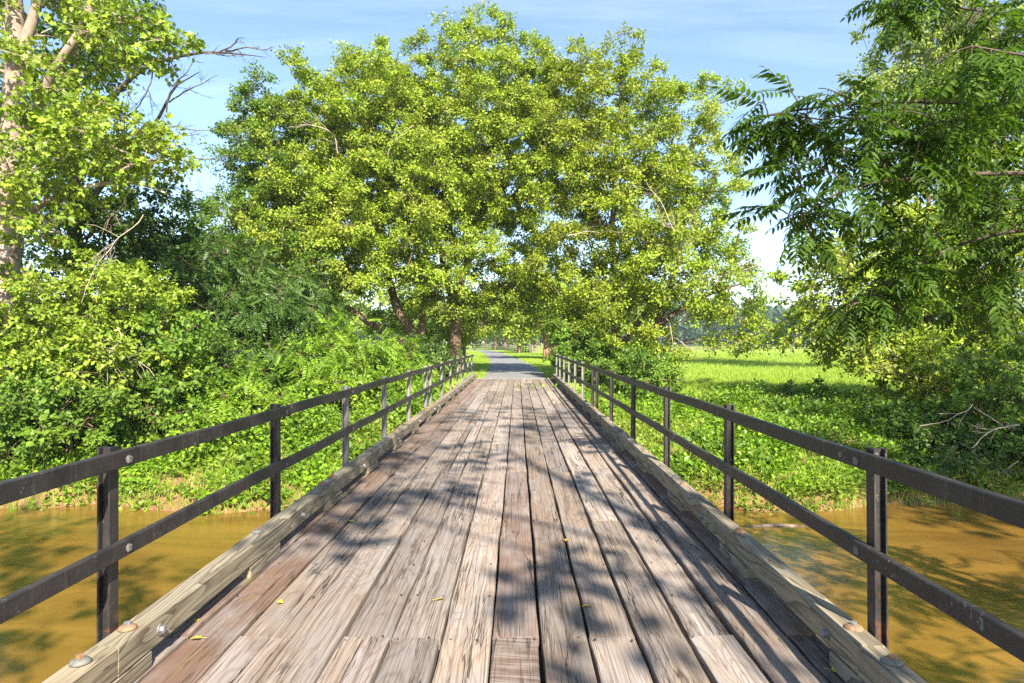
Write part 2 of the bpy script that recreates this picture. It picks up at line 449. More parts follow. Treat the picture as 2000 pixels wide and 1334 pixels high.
# ------------------------------------------------------------------ terrain
WZ = -2.2
def wob(x, a=1.0):
    return .35 * np.sin(x * .55 + 1.0) + .22 * np.sin(x * 1.37 + 2.2) + .12 * np.sin(x * 3.1)
def bank_y(x): return 15.75 + .028 * np.clip(x, -40, 40) + wob(x)
def near_y(x): return -6.5 + np.clip((x - 3) * .65, 0, 6.5) + .25 * np.sin(x * .9)
def sm(t): t = np.clip(t, 0, 1); return t * t * (3 - 2 * t)
def road_x(y):
    return np.interp(y, [0, 30, 36, 48.5, 66.6, 89, 107, 133, 150, 180, 215, 260], [0, 0, .0, -.25, -1.1, -2.5, -3.7, -5.8, -8.2, -15, -27, -48])
def height(x, y):
    x = np.asarray(x, float); y = np.asarray(y, float)
    t = y - bank_y(x)
    up = np.where(t < 0, WZ - np.minimum(1.4, -t * .55), WZ + np.interp(t, [0, .35, 1.0, 4.0, 8, 14, 26, 60, 2000], [0, .38, .62, 1.15, 1.5, 1.68, 1.85, 2.15, 2.2]))
    t2 = near_y(x) - y
    up = np.where(t2 > 0, np.maximum(up, WZ + np.interp(t2, [0, .5, 4, 9], [0, .5, 1.7, 2.1])), up)
    up = up + np.where((t > .3), .07 * np.sin(x * .8 + y * .5) * np.sin(y * .63 - x * .21) + .035 * np.sin(x * 2.3) * np.sin(y * 2.1), 0) * np.clip(1.6 - t / 30, 0, 1)
    # causeway of the road behind the bridge end
    d = np.abs(x - road_x(y))
    k = sm((4.6 - d) / 2.6) * sm((y - 29.2) / 1.2)
    up = up * (1 - k) + (-.045) * k
    k2 = sm((5 - np.abs(x)) / 2.5) * sm((-6 - y) / 1.0)
    up = up * (1 - k2) + (-.045) * k2
    return up

def axis(a, b, step, far):
    c = list(np.arange(a, b + 1e-6, step))
    s_, p = step, b
    while p < far: s_ *= 1.22; p += s_; c.append(p)
    s_, p = step, a
    while p > -far: s_ *= 1.22; p -= s_; c.insert(0, p)
    return np.array(c)
xs = axis(-26, 30, .4, 1800); ys = axis(-14, 50, .4, 1800)
X, Y = np.meshgrid(xs, ys)
Zg = height(X, Y)
nx, ny = len(xs), len(ys)
i, j = np.meshgrid(np.arange(nx - 1), np.arange(ny - 1))
a = (j * nx + i).ravel()
quads = np.stack([a, a + 1, a + nx + 1, a + nx], -1)
tag(obj('ground', mesh('ground', np.stack([X, Y, Zg], -1), [quads], M['ground'], smooth=True)), kind='structure')

wx = np.array([-400, -60, -30, 0, 30, 60, 400.]); wy = np.array([-9, 0, 8, 19.])
X, Y = np.meshgrid(wx, wy); nx, ny = len(wx), len(wy)
i, j = np.meshgrid(np.arange(nx - 1), np.arange(ny - 1)); a = (j * nx + i).ravel()
tag(obj('water', mesh('water', np.stack([X, Y, np.full_like(X, WZ)], -1), [np.stack([a, a + 1, a + nx + 1, a + nx], -1)], M['water'])), kind='structure')

yy = np.concatenate([np.arange(30.62, 60, 1.0), np.arange(60, 262, 2.0)])
hw = 1.47 + .05 * np.sin(yy * .9) + .03 * np.sin(yy * 2.7)
cx = road_x(yy)
V = []
for k in range(5):
    u = -1 + k * .5
    V.append(np.stack([cx + hw * u, yy, -.012 + .02 * (1 - u * u) - .02 * (abs(u) > .9) + 0 * yy], -1))
V = np.stack(V, 1); m_ = len(yy)
i, j = np.meshgrid(np.arange(4), np.arange(m_ - 1)); a = (j * 5 + i).ravel()
tag(obj('road', mesh('road', V, [np.stack([a, a + 1, a + 6, a + 5], -1)], M['road'], smooth=True)), kind='structure')

# ------------------------------------------------------------------ the bridge
bridge = tag(empty('wooden_bridge', (0, 0, 0)), 'weathered plank footbridge with black steel railings crossing the muddy river', 'bridge')
Y0, Y1 = -6.0, 30.25
rng = np.random.RandomState(21)
edges = [-2.02, -1.73, -1.45, -1.165, -.885, -.62, -.345, -.072, .19, .455, .72, .99, 1.26, 1.54, 1.82, 2.02]
edges = [e + .065 for e in edges]; edges[-1] = 2.02; edges[0] = -2.02
gaps = [.01, .011, .012, .014, .018, .016, .013, .015, .018, .016, .021, .028, .027, .022, .012, .01]
mb = MB()
def plank(x0, x1, y0, y1, col, bow):
    n = max(6, int((y1 - y0) / .16))
    yv = np.linspace(y0, y1, n)
    e0 = x0 + np.interp(yv, np.linspace(y0, y1, 9), rng.normal(0, .0035, 9)) + rng.normal(0, .0012, n)
    e1 = x1 + np.interp(yv, np.linspace(y0, y1, 9), rng.normal(0, .0035, 9)) + rng.normal(0, .0012, n)
    tilt, dz, cup = rng.normal(0, .0035), rng.normal(0, .0035), rng.uniform(-.004, .003)
    zt = dz + bow * np.sin((yv - y0) / (y1 - y0) * math.pi)
    wv = rng.normal(0, .0012, n)
    prof = [(0, -.075), (0, -.011), (.012, -.003), (.045, 0), (.33, 0), (.5, 0), (.67, 0), (.955, 0), (.988, -.003), (1, -.011), (1, -.075)]
    rows = []
    for u, z in prof:
        xx = e0 + (e1 - e0) * u
        zz = zt + z + tilt * (u - .5) * 2 + cup * (1 - (2 * u - 1) ** 2) + (wv if -.01 < z else 0)
        rows.append(np.stack([xx, yv, zz], -1))
    P = np.stack(rows, 1)
    # worn ends
    P[0, 2:9, 2] -= .004; P[-1, 2:9, 2] -= .004
    k = len(prof)
    i, j = np.meshgrid(np.arange(k - 1), np.arange(n - 1)); a = (j * k + i).ravel()
    q = np.stack([a, a + 1, a + k + 1, a + k], -1)
    mb.add(P.reshape(-1, 3), [q, [tuple(range(k)), tuple(range((n - 1) * k + k - 1, (n - 1) * k - 1, -1))]], col)
for c in range(15):
    x0, x1 = edges[c] + gaps[c] / 2, edges[c + 1] - gaps[c + 1] / 2
    # joints lie at two alternating offsets
    js = [3.72 - 4.72 * 3 + 4.72 * k for k in range(12)] if c in (0, 2, 4, 5, 7, 9, 11, 13) else [6.1 - 4.72 * 3 + 4.72 * k for k in range(12)]
    if c == 3: js = [6.1 - 4.72 * 3 + 4.72 * k for k in range(12)]
    js = [Y0] + [y + rng.normal(0, .015) for y in js if Y0 + .6 < y < Y1 - .6] + [Y1 + rng.uniform(-.02, .02)]
    for p in range(len(js) - 1):
        red = {0: .95, 1: .8, 2: .35, 7: .45, 12: .25, 13: .85, 14: 1.0}.get(c, 0) + rng.uniform(0, .3)
        if c == 7: red = .85 if p in (1, 2) else .4
        kind = 1.0 if (c == 7 and js[p + 1] > 3 and js[p] < 3) else rng.uniform(0, .6)
        if c == 7 and kind == 1.0: red = .8
        col = (rng.uniform(0, 1), min(1, red), kind, 1)
        ya, yb = js[p] + .004, js[p + 1] - .004
        if c in (2, 4) and rng.rand() < .5 or (c == 4 and p == 1):     # some courses are laid with a split pair
            xm = x0 + (x1 - x0) * rng.uniform(.36, .6)
            plank(x0, xm - .004, ya, yb, col, rng.uniform(-.003, .004))
            plank(xm + .004, x1, ya, yb, (rng.uniform(0, 1), min(1, red), kind, 1), rng.uniform(-.003, .004))
        else:
            plank(x0, x1, ya, yb, col, rng.uniform(-.003, .004))
obj('deck', mb.build('deck', M['deck'], smooth=False), bridge)

nb = MB()
for c in range(15):
    for k in range(58):
        y = Y0 + .38 + k * .62
        if y > Y1 - .1 or (y > 16 and k % 2): continue
        for u in (.2, .8):
            if rng.rand() < .25: continue
            x = edges[c] + (edges[c + 1] - edges[c]) * u + rng.normal(0, .014); yy_ = y + rng.normal(0, .02)
            nb.tube([(x, yy_, -.004), (x, yy_, .0052)], [.0065, .0058], 7)
obj('nail_heads', nb.build('nail_heads', M['girder']), bridge)
mb = MB()
for k in range(59):
    y = Y0 + .1 + k * .62
    if y < Y1 - .3: mb.box(-2.0, 2.0, y, y + .56, -.17, -.085, .004)
obj('dark_gap_backing', mb.build('dark_gap_backing', M['girder']), bridge)  # dark boards added beneath the planks to make their gaps look dark
for x in (-1.6, -.55, .55, 1.6):
    mb = MB(); mb.box(x - .1, x + .1, Y0, Y1, -.56, -.545 + .36, .004)
    obj('girder', mb.build('girder', M['girder']), bridge)
mb = MB(); mb.box(-2.35, 2.35, 30.28, 30.60, -1.6, .004, .02)
obj('abutment', mb.build('abutment', M['conc']), bridge)

CI, CO = 1.67, 1.806           # inner and outer face of the curb timber
def hexhead(mb, c, axis_, r, h, n=6):
    c = np.asarray(c, float); ax = np.eye(3)[axis_[0]] * axis_[1]
    mb.tube([c, c + ax * h * .85, c + ax * h], [r, r, r * .85], n)
joints = [3.08 + 3.65 * k for k in range(-2, 8)]
for sgn in (-1, 1):
    rg = np.random.RandomState(5 + sgn)
    js = [Y0] + [j for j in joints if j < 28.5] + [30.2]
    for p in range(len(js) - 1):
        ya, yb = js[p] + .003, js[p + 1] - .003
        L = yb - ya; n = 14
        yv = np.linspace(-L / 2, L / 2, n)
        b = .011
        pr = [(CI + b, .083), (CO - b, .083), (CO, .083 + b), (CO, .23 - 2 * b), (CO - 2 * b, .23), (CI + b, .23), (CI, .23 - b), (CI, .083 + b)]
        P = np.zeros((n, 8, 3))
        for q_, (x, z) in enumerate(pr):
            P[:, q_, 0] = sgn * x + rg.normal(0, .0012, n); P[:, q_, 1] = yv; P[:, q_, 2] = z + rg.normal(0, .0012, n)
        P[:, :, 0] -= sgn * 1.738
        P[:, :, 2] -= .157
        a = []
        for r_ in range(n - 1):
            for i_ in range(8):
                f = (r_ * 8 + i_, r_ * 8 + (i_ + 1) % 8, (r_ + 1) * 8 + (i_ + 1) % 8, (r_ + 1) * 8 + i_)
                a.append(f if sgn > 0 else f[::-1])
        caps = [tuple(range(7, -1, -1)), tuple(range((n - 1) * 8, n * 8))]
        if sgn < 0: caps = [c_[::-1] for c_ in caps]
        o = obj('curb_beam', mesh('curb_beam', P, [a, caps], M['curb']), bridge, (sgn * 1.738 + rg.normal(0, .004), (ya + yb) / 2, .157 + rg.normal(0, .002)))
        o.rotation_euler = (rg.normal(0, .0008), 0, rg.normal(0, .0015))
        for y in ([ya + .17, yb - .17] if L < 2 else [ya + .18, (ya + yb) / 2 + .02, yb - .16]):
            mb = MB(); x = sgn * (1.738 + rg.normal(0, .006)); rr = rg.uniform(.040, .048)
            zz = .23 + .001
            mb.tube([(0, 0, 0), (0, 0, .006), (0, 0, .016), (0, 0, .022)], [rr, rr * 1.02, rr * .82, rr * .55], 16)
            wme = mb.build('washer', M['washer'] if rg.rand() < .65 else M['washer_grey'], smooth=True)
            w = obj('bolt_washer', wme, bridge, (x, y, zz))
            mb = MB(); hexhead(mb, (0, 0, .021), (2, 1), .018, .014)
            hb = obj('bolt_head', mb.build('bolt_head', M['bolt'] if rg.rand() < .5 else M['washer']), w)
            hb.rotation_euler = (0, 0, rg.uniform(0, 1))
    k = -3
    mbb = None
    while 3.08 + 1.825 * k < 30:
        y = 3.08 + 1.825 * k; k += 1
        mb = MB(); mb.box(-.066, .066, -.29, .29, -.040, .040, .006)
        yb_ = min(y, 29.85)
        b_ = obj('spacer_block', mb.build('spacer_block', M['curb']), bridge, (sgn * (1.738 + rg.uniform(-.006, .004)), yb_, .0415))
    # posts
    py = [-1.31, .97] + [3.25 + 2.28 * q for q in range(6)] + [15.45 + 2.36 * q for q in range(7)]
    py = [y + (.03 if sgn < 0 else -.02) for y in py]
    mb = MB(); d, w, th = .062, .074, .009
    z0, z1 = -.62, 1.10
    mb.box(0, th, -w / 2, w / 2, z0, z1, .0015)
    mb.box(d - th, d, -w / 2, w / 2, z0, z1, .0015)
    mb.box(th + .0005, d - th - .0005, -.0045, .0045, z0, z1 - .002, 0)
    pm = mb.build('post', M['steel']); pm2 = mb.build('post', M['sunlit_post'])
    hm = MB(); hm.box(-.012, 0, -.016, .016, -.016, .016, .003); hm.tube([(-.0005, 0, 0), (-.004, 0, 0)], [.021, .021], 12)
    hm = hm.build('rail_bolt', M['washer_grey'])
    sm_ = MB(); hexhead(sm_, (0, 0, 0), (0, -1), .021, .026); sm_.tube([(.001, 0, 0), (-.006, 0, 0)], [.03, .03], 14)
    sm_ = sm_.build('side_bolt', M['bolt'])
    for y in py:
        if y > 30: continue
        pale = y > (7 if sgn < 0 else 17)  # far posts take the copy whose colour carries the sunlight
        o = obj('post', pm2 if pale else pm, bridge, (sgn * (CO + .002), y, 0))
        if pale: tag(o, 'railing post coloured pale grey as if sunlit')
        o.rotation_euler = (rg.normal(0, .004), rg.normal(0, .004), math.pi if sgn < 0 else 0)
        for z in (.597, 1.029):
            # rails hang on the inner flange; their bolts sit just past it
            h = obj('rail_bolt', hm, o, (-.036, .055 * (1 if sgn > 0 else -1), z))
        h = obj('side_bolt', sm_, o, (-.138, .16 * (1 if sgn > 0 else -1), .155))
    for za in (.982, .55):
        for ya, yb in ((-5.5, 15.06), (15.07, 30.0)):
            n = int((yb - ya) / .55); yv = np.linspace(ya, yb, n)
            sag = .004 * np.sin(yv * 1.9 + za * 9) + rg.normal(0, .0012, n)
            bx = .004 * np.sin(yv * .8 + 2) 
            rx0, rx1, z0, z1, c = 1.768, 1.8045, za + .012, za + .094, .005
            pr = [(rx0 + c, z0), (rx1 - c, z0), (rx1, z0 + c), (rx1, z1 - c), (rx1 - c, z1), (rx0 + c, z1), (rx0, z1 - c), (rx0, z0 + c)]
            P = np.zeros((n, 8, 3))
            for q_, (x, z) in enumerate(pr):
                P[:, q_, 0] = sgn * x + bx * .5; P[:, q_, 1] = yv; P[:, q_, 2] = z + sag
            a = []
            for r_ in range(n - 1):
                for i_ in range(8):
                    f = (r_ * 8 + i_, r_ * 8 + (i_ + 1) % 8, (r_ + 1) * 8 + (i_ + 1) % 8, (r_ + 1) * 8 + i_)
                    a.append(f if sgn > 0 else f[::-1])
            obj('guard_rail', mesh('guard_rail', P, [a, [tuple(range(7, -1, -1)), tuple(range((n - 1) * 8, n * 8))]], M['steel']), bridge)

# ------------------------------------------------------------------ leaves fallen on the deck
def fallen(px, py, label, s=1.0, z=0.012):
    Zd = (CAMZ - z) * F / (py - 669)
    p = at(px, py, Zd)
    a = R.uniform(0, 6.28)
    D = np.array([[math.cos(a), math.sin(a), .06]]); N = np.array([[R.normal(0, .2), R.normal(0, .2), 1.]])
    V, q, t_ = lobed(np.zeros((1, 3)), D, N, .055 * s, .05 * s)
    st, sq = tube([(0, 0, .002), -D[0] * .03 * s + np.array([0, 0, .004])], [.0012, .001], 4)
    me = mesh('fallen_leaf', np.concatenate([V, st]), [np.concatenate([q, sq + len(V)]), t_], M['yellow_leaf'])
    tag(obj('fallen_leaf', me, None, p), label, 'leaf', 'yellow leaves fallen on the deck')
fallen(853, 1171, 'bright yellow leaf lying on the pale tan plank left of the deck middle')
fallen(1106, 1053, 'small yellow leaf beside the gap right of the long centre plank', .8)
fallen(1150, 1183, 'pale curled leaf on the grey plank near its dark stain', .8)
fallen(392, 1246, 'yellow leaf lying nearest the left curb on the reddish edge plank', 1.1)
fallen(386, 1213, 'small yellow leaf in the shadow under the left curb timber', .8)
fallen(543, 1174, 'yellow leaf on a reddish plank well inside the left curb', .8)
fallen(682, 1017, 'farthest yellow leaf on the left planks beside a mossy joint', .9)
fallen(1624, 1308, 'pale olive leaf beside the block under the right curb timber', 1.1)

# ------------------------------------------------------------------ trees
def resample(P, step):
    P = np.asarray(P, float)
    d = np.concatenate([[0], np.cumsum(np.linalg.norm(np.diff(P[:, :3], axis=0), axis=1))])
    n = max(3, int(d[-1] / step) + 1)
    s_ = np.linspace(0, d[-1], n)
    return np.stack([np.interp(s_, d, P[:, k]) for k in range(P.shape[1])], -1)

def smooth_poly(P, it=2):
    P = np.asarray(P, float)
    for _ in range(it):
        Q = [P[0]]
        for a_, b_ in zip(P[:-1], P[1:]):
            Q += [a_ * .75 + b_ * .25, a_ * .25 + b_ * .75]
        Q.append(P[-1]); P = np.array(Q)
    return P

def grow(rng, trunks, clumps, step=.7, tip=.013, up=.12):
    """trunks: polylines (x, y, z, radius). Every clump of leaves is reached by a limb grown from the nearest wood."""
    pos, par, rmin, chains = [], [], [], []
    for T in trunks:
        T = resample(smooth_poly(T), .45)
        T[1:-1, :2] += rng.normal(0, .025, (len(T) - 2, 2))
        base = len(pos)
        for k, p in enumerate(T):
            pos.append(p[:3]); par.append(base + k - 1 if k else -1); rmin.append(p[3])
        chains.append((list(range(base, base + len(T))), True))
    ntr = len(pos)
    Pa = np.zeros((len(pos) + len(clumps) * 14, 3)); Pa[:len(pos)] = pos; n = len(pos)
    root = Pa[:n].copy()
    order = np.argsort([np.min(np.linalg.norm(root - c, axis=1)) for c in clumps])
    tips = {}
    lowest = root[:, 2].min()
    for ci in order:
        c = clumps[ci]
        d = np.linalg.norm(Pa[:n] - c, axis=1)
        cost = d + 1.0 * np.maximum(0, Pa[:n, 2] - c[2] + .25 * d) + 2.0 * np.maximum(0, lowest + .9 - Pa[:n, 2])
        k = int(np.argmin(cost)); p = Pa[k]; dd = d[k]
        if dd < .05: continue
        m = min(12, max(2, int(dd / step)))
        ctrl = p + (c - p) * .5 + np.array([0, 0, up * dd]) + rng.normal(0, .07 * dd, 3)
        u = np.linspace(0, 1, m + 1)[1:, None]
        path = (1 - u) ** 2 * p + 2 * u * (1 - u) * ctrl + u * u * c
        path[:-1] += rng.normal(0, .03, (m, 3))[:-1]
        ch = [k]
        for q in path:
            Pa[n] = q; par.append(ch[-1]); rmin.append(0); ch.append(n); n += 1
        tips[ch[-1]] = 1
        chains.append((ch, False))
    cnt = np.zeros(n)
    for t_ in tips: cnt[t_] += 1
    for k in range(n - 1, -1, -1):
        if par[k] >= 0: cnt[par[k]] += cnt[k]
    r = np.maximum(np.array(rmin), tip * np.maximum(cnt, 1) ** .46)
    r[:ntr] = np.array(rmin)[:ntr]
    tr, br = MB(), MB()
    for ch, is_tr in chains:
        rr = r[ch].copy()
        if not is_tr:
            rr[0] = min(rr[0], rr[1] * 1.15)
            V, q = tube(Pa[ch], rr, 6 if rr[0] > .05 else 4)
            br.add(V, [q])
        else:
            V, q = tube(Pa[ch], rr, 12, .045)
            tr.add(V, [q])
    return tr, br

def ell_clumps(rng, ells, spacing, shell=.55):
    out = []
    for (c, rx, ry, rz, n) in ells:
        d = rsph(n * 3, rng)
        rr = rng.uniform(shell ** 3, 1, n * 3) ** (1 / 3)
        inner = rng.rand(n * 3) < .16
        rr[inner] *= rng.uniform(.3, .8, inner.sum())
        P = np.asarray(c) + d * rr[:, None] * np.array([rx, ry, rz]) * (1 + .16 * np.sin(d[:, 0:1] * 5 + d[:, 2:3] * 7 + rng.uniform(0, 6)))
        got = []
        for p in P:
            if len(got) >= n: break
            if not got or np.min(np.linalg.norm(np.array(got) - p, axis=1)) > spacing: got.append(p)
        out += [(g, c) for g in got]
    return np.array([o[0] for o in out]), np.array([o[1] for o in out])

def leaf_cloud(rng, C, CC, per, rc, L, W, style='kite', flat=.62, droop=.25, ks=7, twigs=True):
    """leaves on short twigs round each clump centre; returns leaf pieces and twig pieces"""
    n = len(C)
    outd = unit(C - CC)
    rcs = rc * rng.uniform(.65, 1.3, n)
    td = rsph(n * ks, rng).reshape(n, ks, 3); td[..., 2] = td[..., 2] * flat + .08
    td = unit(td + .35 * outd[:, None, :])
    tl = rcs[:, None] * rng.uniform(.45, 1.1, (n, ks))
    ti = rng.randint(0, ks, (n, per))
    idx = np.arange(n)[:, None]
    d = td[idx, ti]; ln = tl[idx, ti]
    t_ = rng.uniform(.45, 1.05, (n, per))
    g = rsph(n * per, rng).reshape(n, per, 3) * (rng.rand(n, per, 1) ** .45)
    p = C[:, None, :] + d * (ln * t_)[..., None] + g * (.34 * rcs)[:, None, None] * np.array([1, 1, .72])
    p[..., 2] -= droop * .4 * (t_ * ln) ** 2
    ld = unit(d * .45 + g * .5 + rng.normal(0, .45, (n, per, 3)) + np.array([0, 0, -droop]))
    nn = unit(outd[:, None, :] * .35 + g * .6 + d * .25 + np.array([0, 0, .5]) + rng.normal(0, .34, (n, per, 3)))
    p, ld, nn = p.reshape(-1, 3), ld.reshape(-1, 3), nn.reshape(-1, 3)
    N = len(p); s_ = rng.uniform(.55, 1.45, N)
    mb = MB()
    if style == 'kite':
        V, t3 = kites(p, ld, nn, L * s_, W * s_); mb.add(V, [t3])
    elif style == 'lobed':
        V, q4, t3 = lobed(p, ld, nn, L * s_, W * s_); mb.add(V, [q4, t3])
    elif style == 'pinnate':
        fr_pinnate(rng, mb, p, ld, nn, L * s_, W, 6)
    tw = None
    if twigs:
        P0 = np.repeat(C, ks, 0); P1 = P0 + (td * tl[..., None]).reshape(-1, 3)
        tw = spikes(P0, P1, .009, .004)
    return mb, tw

def fr_pinnate(rng, mb, p, d, nrm, L, W, pairs, fine=False, dr=.30):
    """fern like compound leaves: pairs of leaflets along a drooping stalk"""
    n = len(p); d = unit(d); sd = unit(np.cross(nrm, d)); n2 = np.cross(d, sd)
    L = np.broadcast_to(L, n)
    B, D, N_, LL = [], [], [], []
    for k in range(pairs + 1):
        u = .16 + .84 * k / pairs
        c = p + d * (L * u)[:, None] - n2 * (L * dr * u * u)[:, None]
        tg = unit(d - n2 * (.6 * u))
        size = L * (.36 if not fine else .27) * (1 - .55 * abs(u - .55)) * rng.uniform(.85, 1.12, n)
        for sg in ((-1, 1) if k < pairs else (0,)):
            dd = unit(tg * (.45 + .25 * u) + sd * sg * .9 - n2 * rng.uniform(.05, .45, (n, 1)) + rng.normal(0, .07, (n, 3))) if sg else tg
            B.append(c + rng.normal(0, .004, (n, 3))); D.append(dd); N_.append(unit(n2 + sd * sg * .3 + rng.normal(0, .12, (n, 3)))); LL.append(size)
    B, D, N_, LL = map(np.concatenate, (B, D, N_, LL))
    if fine:
        V, q4, t3 = blades6(B, D, N_, LL, LL * .36); mb.add(V, [q4, t3])
        for u0, u1 in ((0, .4), (.4, .75), (.75, 1)):
            P0 = p + d * (L * u0)[:, None] - n2 * (L * dr * u0 * u0)[:, None]
            P1 = p + d * (L * u1)[:, None] - n2 * (L * dr * u1 * u1)[:, None]
            V, q = spikes(P0, P1, .0035, .0025); mb.add(V, [q])
    else:
        V, t3 = kites(B, D, N_, LL, LL * .42); mb.add(V, [t3])

def bare(rng, mb, p, d, L, r, lv, spread=.62, bend=.42):
    """a leafless limb with its side twigs"""
    m = max(4, int(L / .22)); P = [np.asarray(p, float)]; d = unit(np.asarray(d, float)); dd = d.copy()
    for k in range(m):
        dd = unit(dd + rng.normal(0, bend * .45, 3)); P.append(P[-1] + dd * L / m)
    P = np.array(P); rr = np.linspace(r, r * .22 + .003, m + 1)
    V, q = tube(P, rr, 5 if r > .02 else 3); mb.add(V, [q])
    if lv > 0:
        for k in range(int(3 + L * 1.6)):
            u = rng.uniform(.2, .98); i_ = int(u * m)
            nd = unit(unit(P[min(i_ + 1, m)] - P[max(i_ - 1, 0)]) + rng.normal(0, spread, 3))
            bare(rng, mb, P[i_], nd, L * rng.uniform(.22, .5) * (1.1 - u * .5), rr[i_] * .5, lv - 1, spread, bend)

def tree(name, label, cat, trunks, ells, seed, leaf='maple', bark='bark', spacing=.8, per=120, rc=.85, L=.15, W=.11, style='kite',
         group=None, dead=None, deadm='twig', shell=.55, flat=.62, droop=.25, ks=7, extra=None, tip=.013):
    rng = np.random.RandomState(seed)
    base = np.array(trunks[0][0][:3])
    T = [[np.array([q[0] - base[0], q[1] - base[1], q[2] - base[2], q[3]]) for q in t_] for t_ in trunks]
    E = [(np.asarray(e[0]) - base, *e[1:]) for e in ells]
    C, CC = ell_clumps(rng, E, spacing, shell)
    if extra is not None:
        ex = np.asarray(extra) - base
        near = np.array([E[int(np.argmin([np.linalg.norm(x - e[0]) for e in E]))][0] for x in ex])
        C = np.concatenate([C, ex]); CC = np.concatenate([CC, near])
    o = tag(empty(name, base), label, cat, group)
    tr, br = grow(rng, T, C, tip=tip)
    obj('trunk', tr.build('trunk', M[bark], True), o)
    mb, tw = leaf_cloud(rng, C, CC, per, rc, L, W, style, flat, droop, ks)
    if tw is not None: br.add(tw[0], [tw[1]])
    obj('branches', br.build('branches', M[bark], True), o)
    obj('crown', mb.build('crown', M[leaf]), o)
    if dead:
        dm = MB()
        for (p, q, r, lv) in dead:
            p, q = np.asarray(p) - base, np.asarray(q) - base
            bare(rng, dm, p, q - p, np.linalg.norm(q - p), r, lv)
        obj('dead_limbs', dm.build('dead_limbs', M[deadm], True), o)
    return o

def gz(x, y): return float(height(x, y))
def root(px, Z):
    x = CAMX + (px - 1010) / F * Z
    return np.array([x, Z, gz(x, Z) - .1])
def tk(*pts): return [np.array([*p[0], p[1]]) for p in pts]
def e(px, py, Z, rpx, rpy, n, rz=None):
    """ellipsoid of crown: centre seen at px, py, half sizes rpx, rpy in photo pixels"""
    return (at(px, py, Z), rpx / F * Z, (rz if rz else rpx / F * Z), rpy / F * Z, n)

# the big pair group where the bridge lands
BIG = dict(spacing=.98, per=430, rc=.80, ks=9, shell=.5, L=.118, W=.088)
r1 = root(888, 36)
tree('maple_tree', 'tall upright yellow-green maple just left of the road at the bridge end', 'tree',
     [tk((r1, .36), (at(889, 640, 36), .29), (at(893, 560, 36), .24), (at(930, 470, 36.2), .19), (at(945, 330, 36.3), .12), (at(940, 180, 36.3), .05)),
      tk((at(889, 610, 36), .19), (at(868, 540, 35.8), .16), (at(850, 420, 35.5), .11), (at(850, 280, 35.5), .05)),
      tk((at(936, 455, 36.2), .13), (at(990, 400, 35.6), .10), (at(1040, 330, 35.6), .05))],
     [e(930, 250, 36.2, 170, 190, 154), e(850, 330, 34.8, 140, 150, 90), e(1010, 310, 35.4, 130, 170, 97), e(860, 490, 34, 120, 95, 59), e(945, 110, 36.4, 80, 85, 38), e(1000, 500, 36, 90, 90, 33),
      e(830, 570, 34.2, 70, 40, 16), e(960, 590, 37, 70, 45, 19), e(1040, 560, 37, 60, 60, 18), e(1050, 160, 36, 60, 60, 20), e(925, 630, 38.5, 50, 40, 10), e(860, 650, 38.5, 60, 30, 10), e(1000, 570, 38, 90, 40, 18), e(770, 640, 38, 60, 40, 11)],
     11, **BIG)
r2 = root(822, 34.5)
tree('maple_tree', 'broad leaning maple of several crooked stems left of the bridge end', 'tree',
     [tk((r2, .33), (at(815, 660, 34.5), .26), (at(775, 610, 34.2), .22), (at(752, 520, 34), .17), (at(740, 400, 34), .12), (at(735, 250, 34.5), .05)),
      tk((at(800, 675, 34.4), .22), (at(752, 650, 34), .19), (at(700, 615, 33.5), .15), (at(620, 560, 33), .11), (at(560, 470, 33), .06)),
      tk((at(818, 680, 34.5), .2), (at(828, 620, 34.6), .17), (at(818, 520, 34.8), .12), (at(800, 400, 35), .06))],
     [e(730, 270, 34.6, 150, 165, 123), e(640, 300, 34.2, 130, 160, 108), e(760, 430, 33, 150, 110, 92), e(620, 450, 32.6, 140, 120, 90), e(690, 510, 32, 120, 60, 44), e(720, 150, 35, 70, 55, 23), e(800, 160, 35, 50, 50, 15), e(570, 590, 31.5, 80, 45, 23)],
     12, dead=[(at(640, 380, 32), at(610, 270, 31.6), .03, 2), (at(700, 480, 32), at(760, 560, 31), .035, 2), (at(660, 300, 31.6), at(640, 190, 31.4), .035, 2), (at(560, 480, 31), at(500, 420, 30.6), .035, 2), (at(640, 560, 31), at(540, 560, 30), .035, 2), (at(760, 330, 31.5), at(720, 230, 31.3), .035, 2)], **BIG)
r3 = root(590, 33)
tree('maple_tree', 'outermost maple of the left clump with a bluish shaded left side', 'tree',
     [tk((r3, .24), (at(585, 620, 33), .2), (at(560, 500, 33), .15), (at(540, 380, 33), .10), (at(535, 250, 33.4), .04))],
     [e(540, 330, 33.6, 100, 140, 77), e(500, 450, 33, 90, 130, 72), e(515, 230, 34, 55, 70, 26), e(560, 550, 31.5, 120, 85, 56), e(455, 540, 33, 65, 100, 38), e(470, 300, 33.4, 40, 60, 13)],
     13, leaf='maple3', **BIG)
r4 = root(1204, 32)
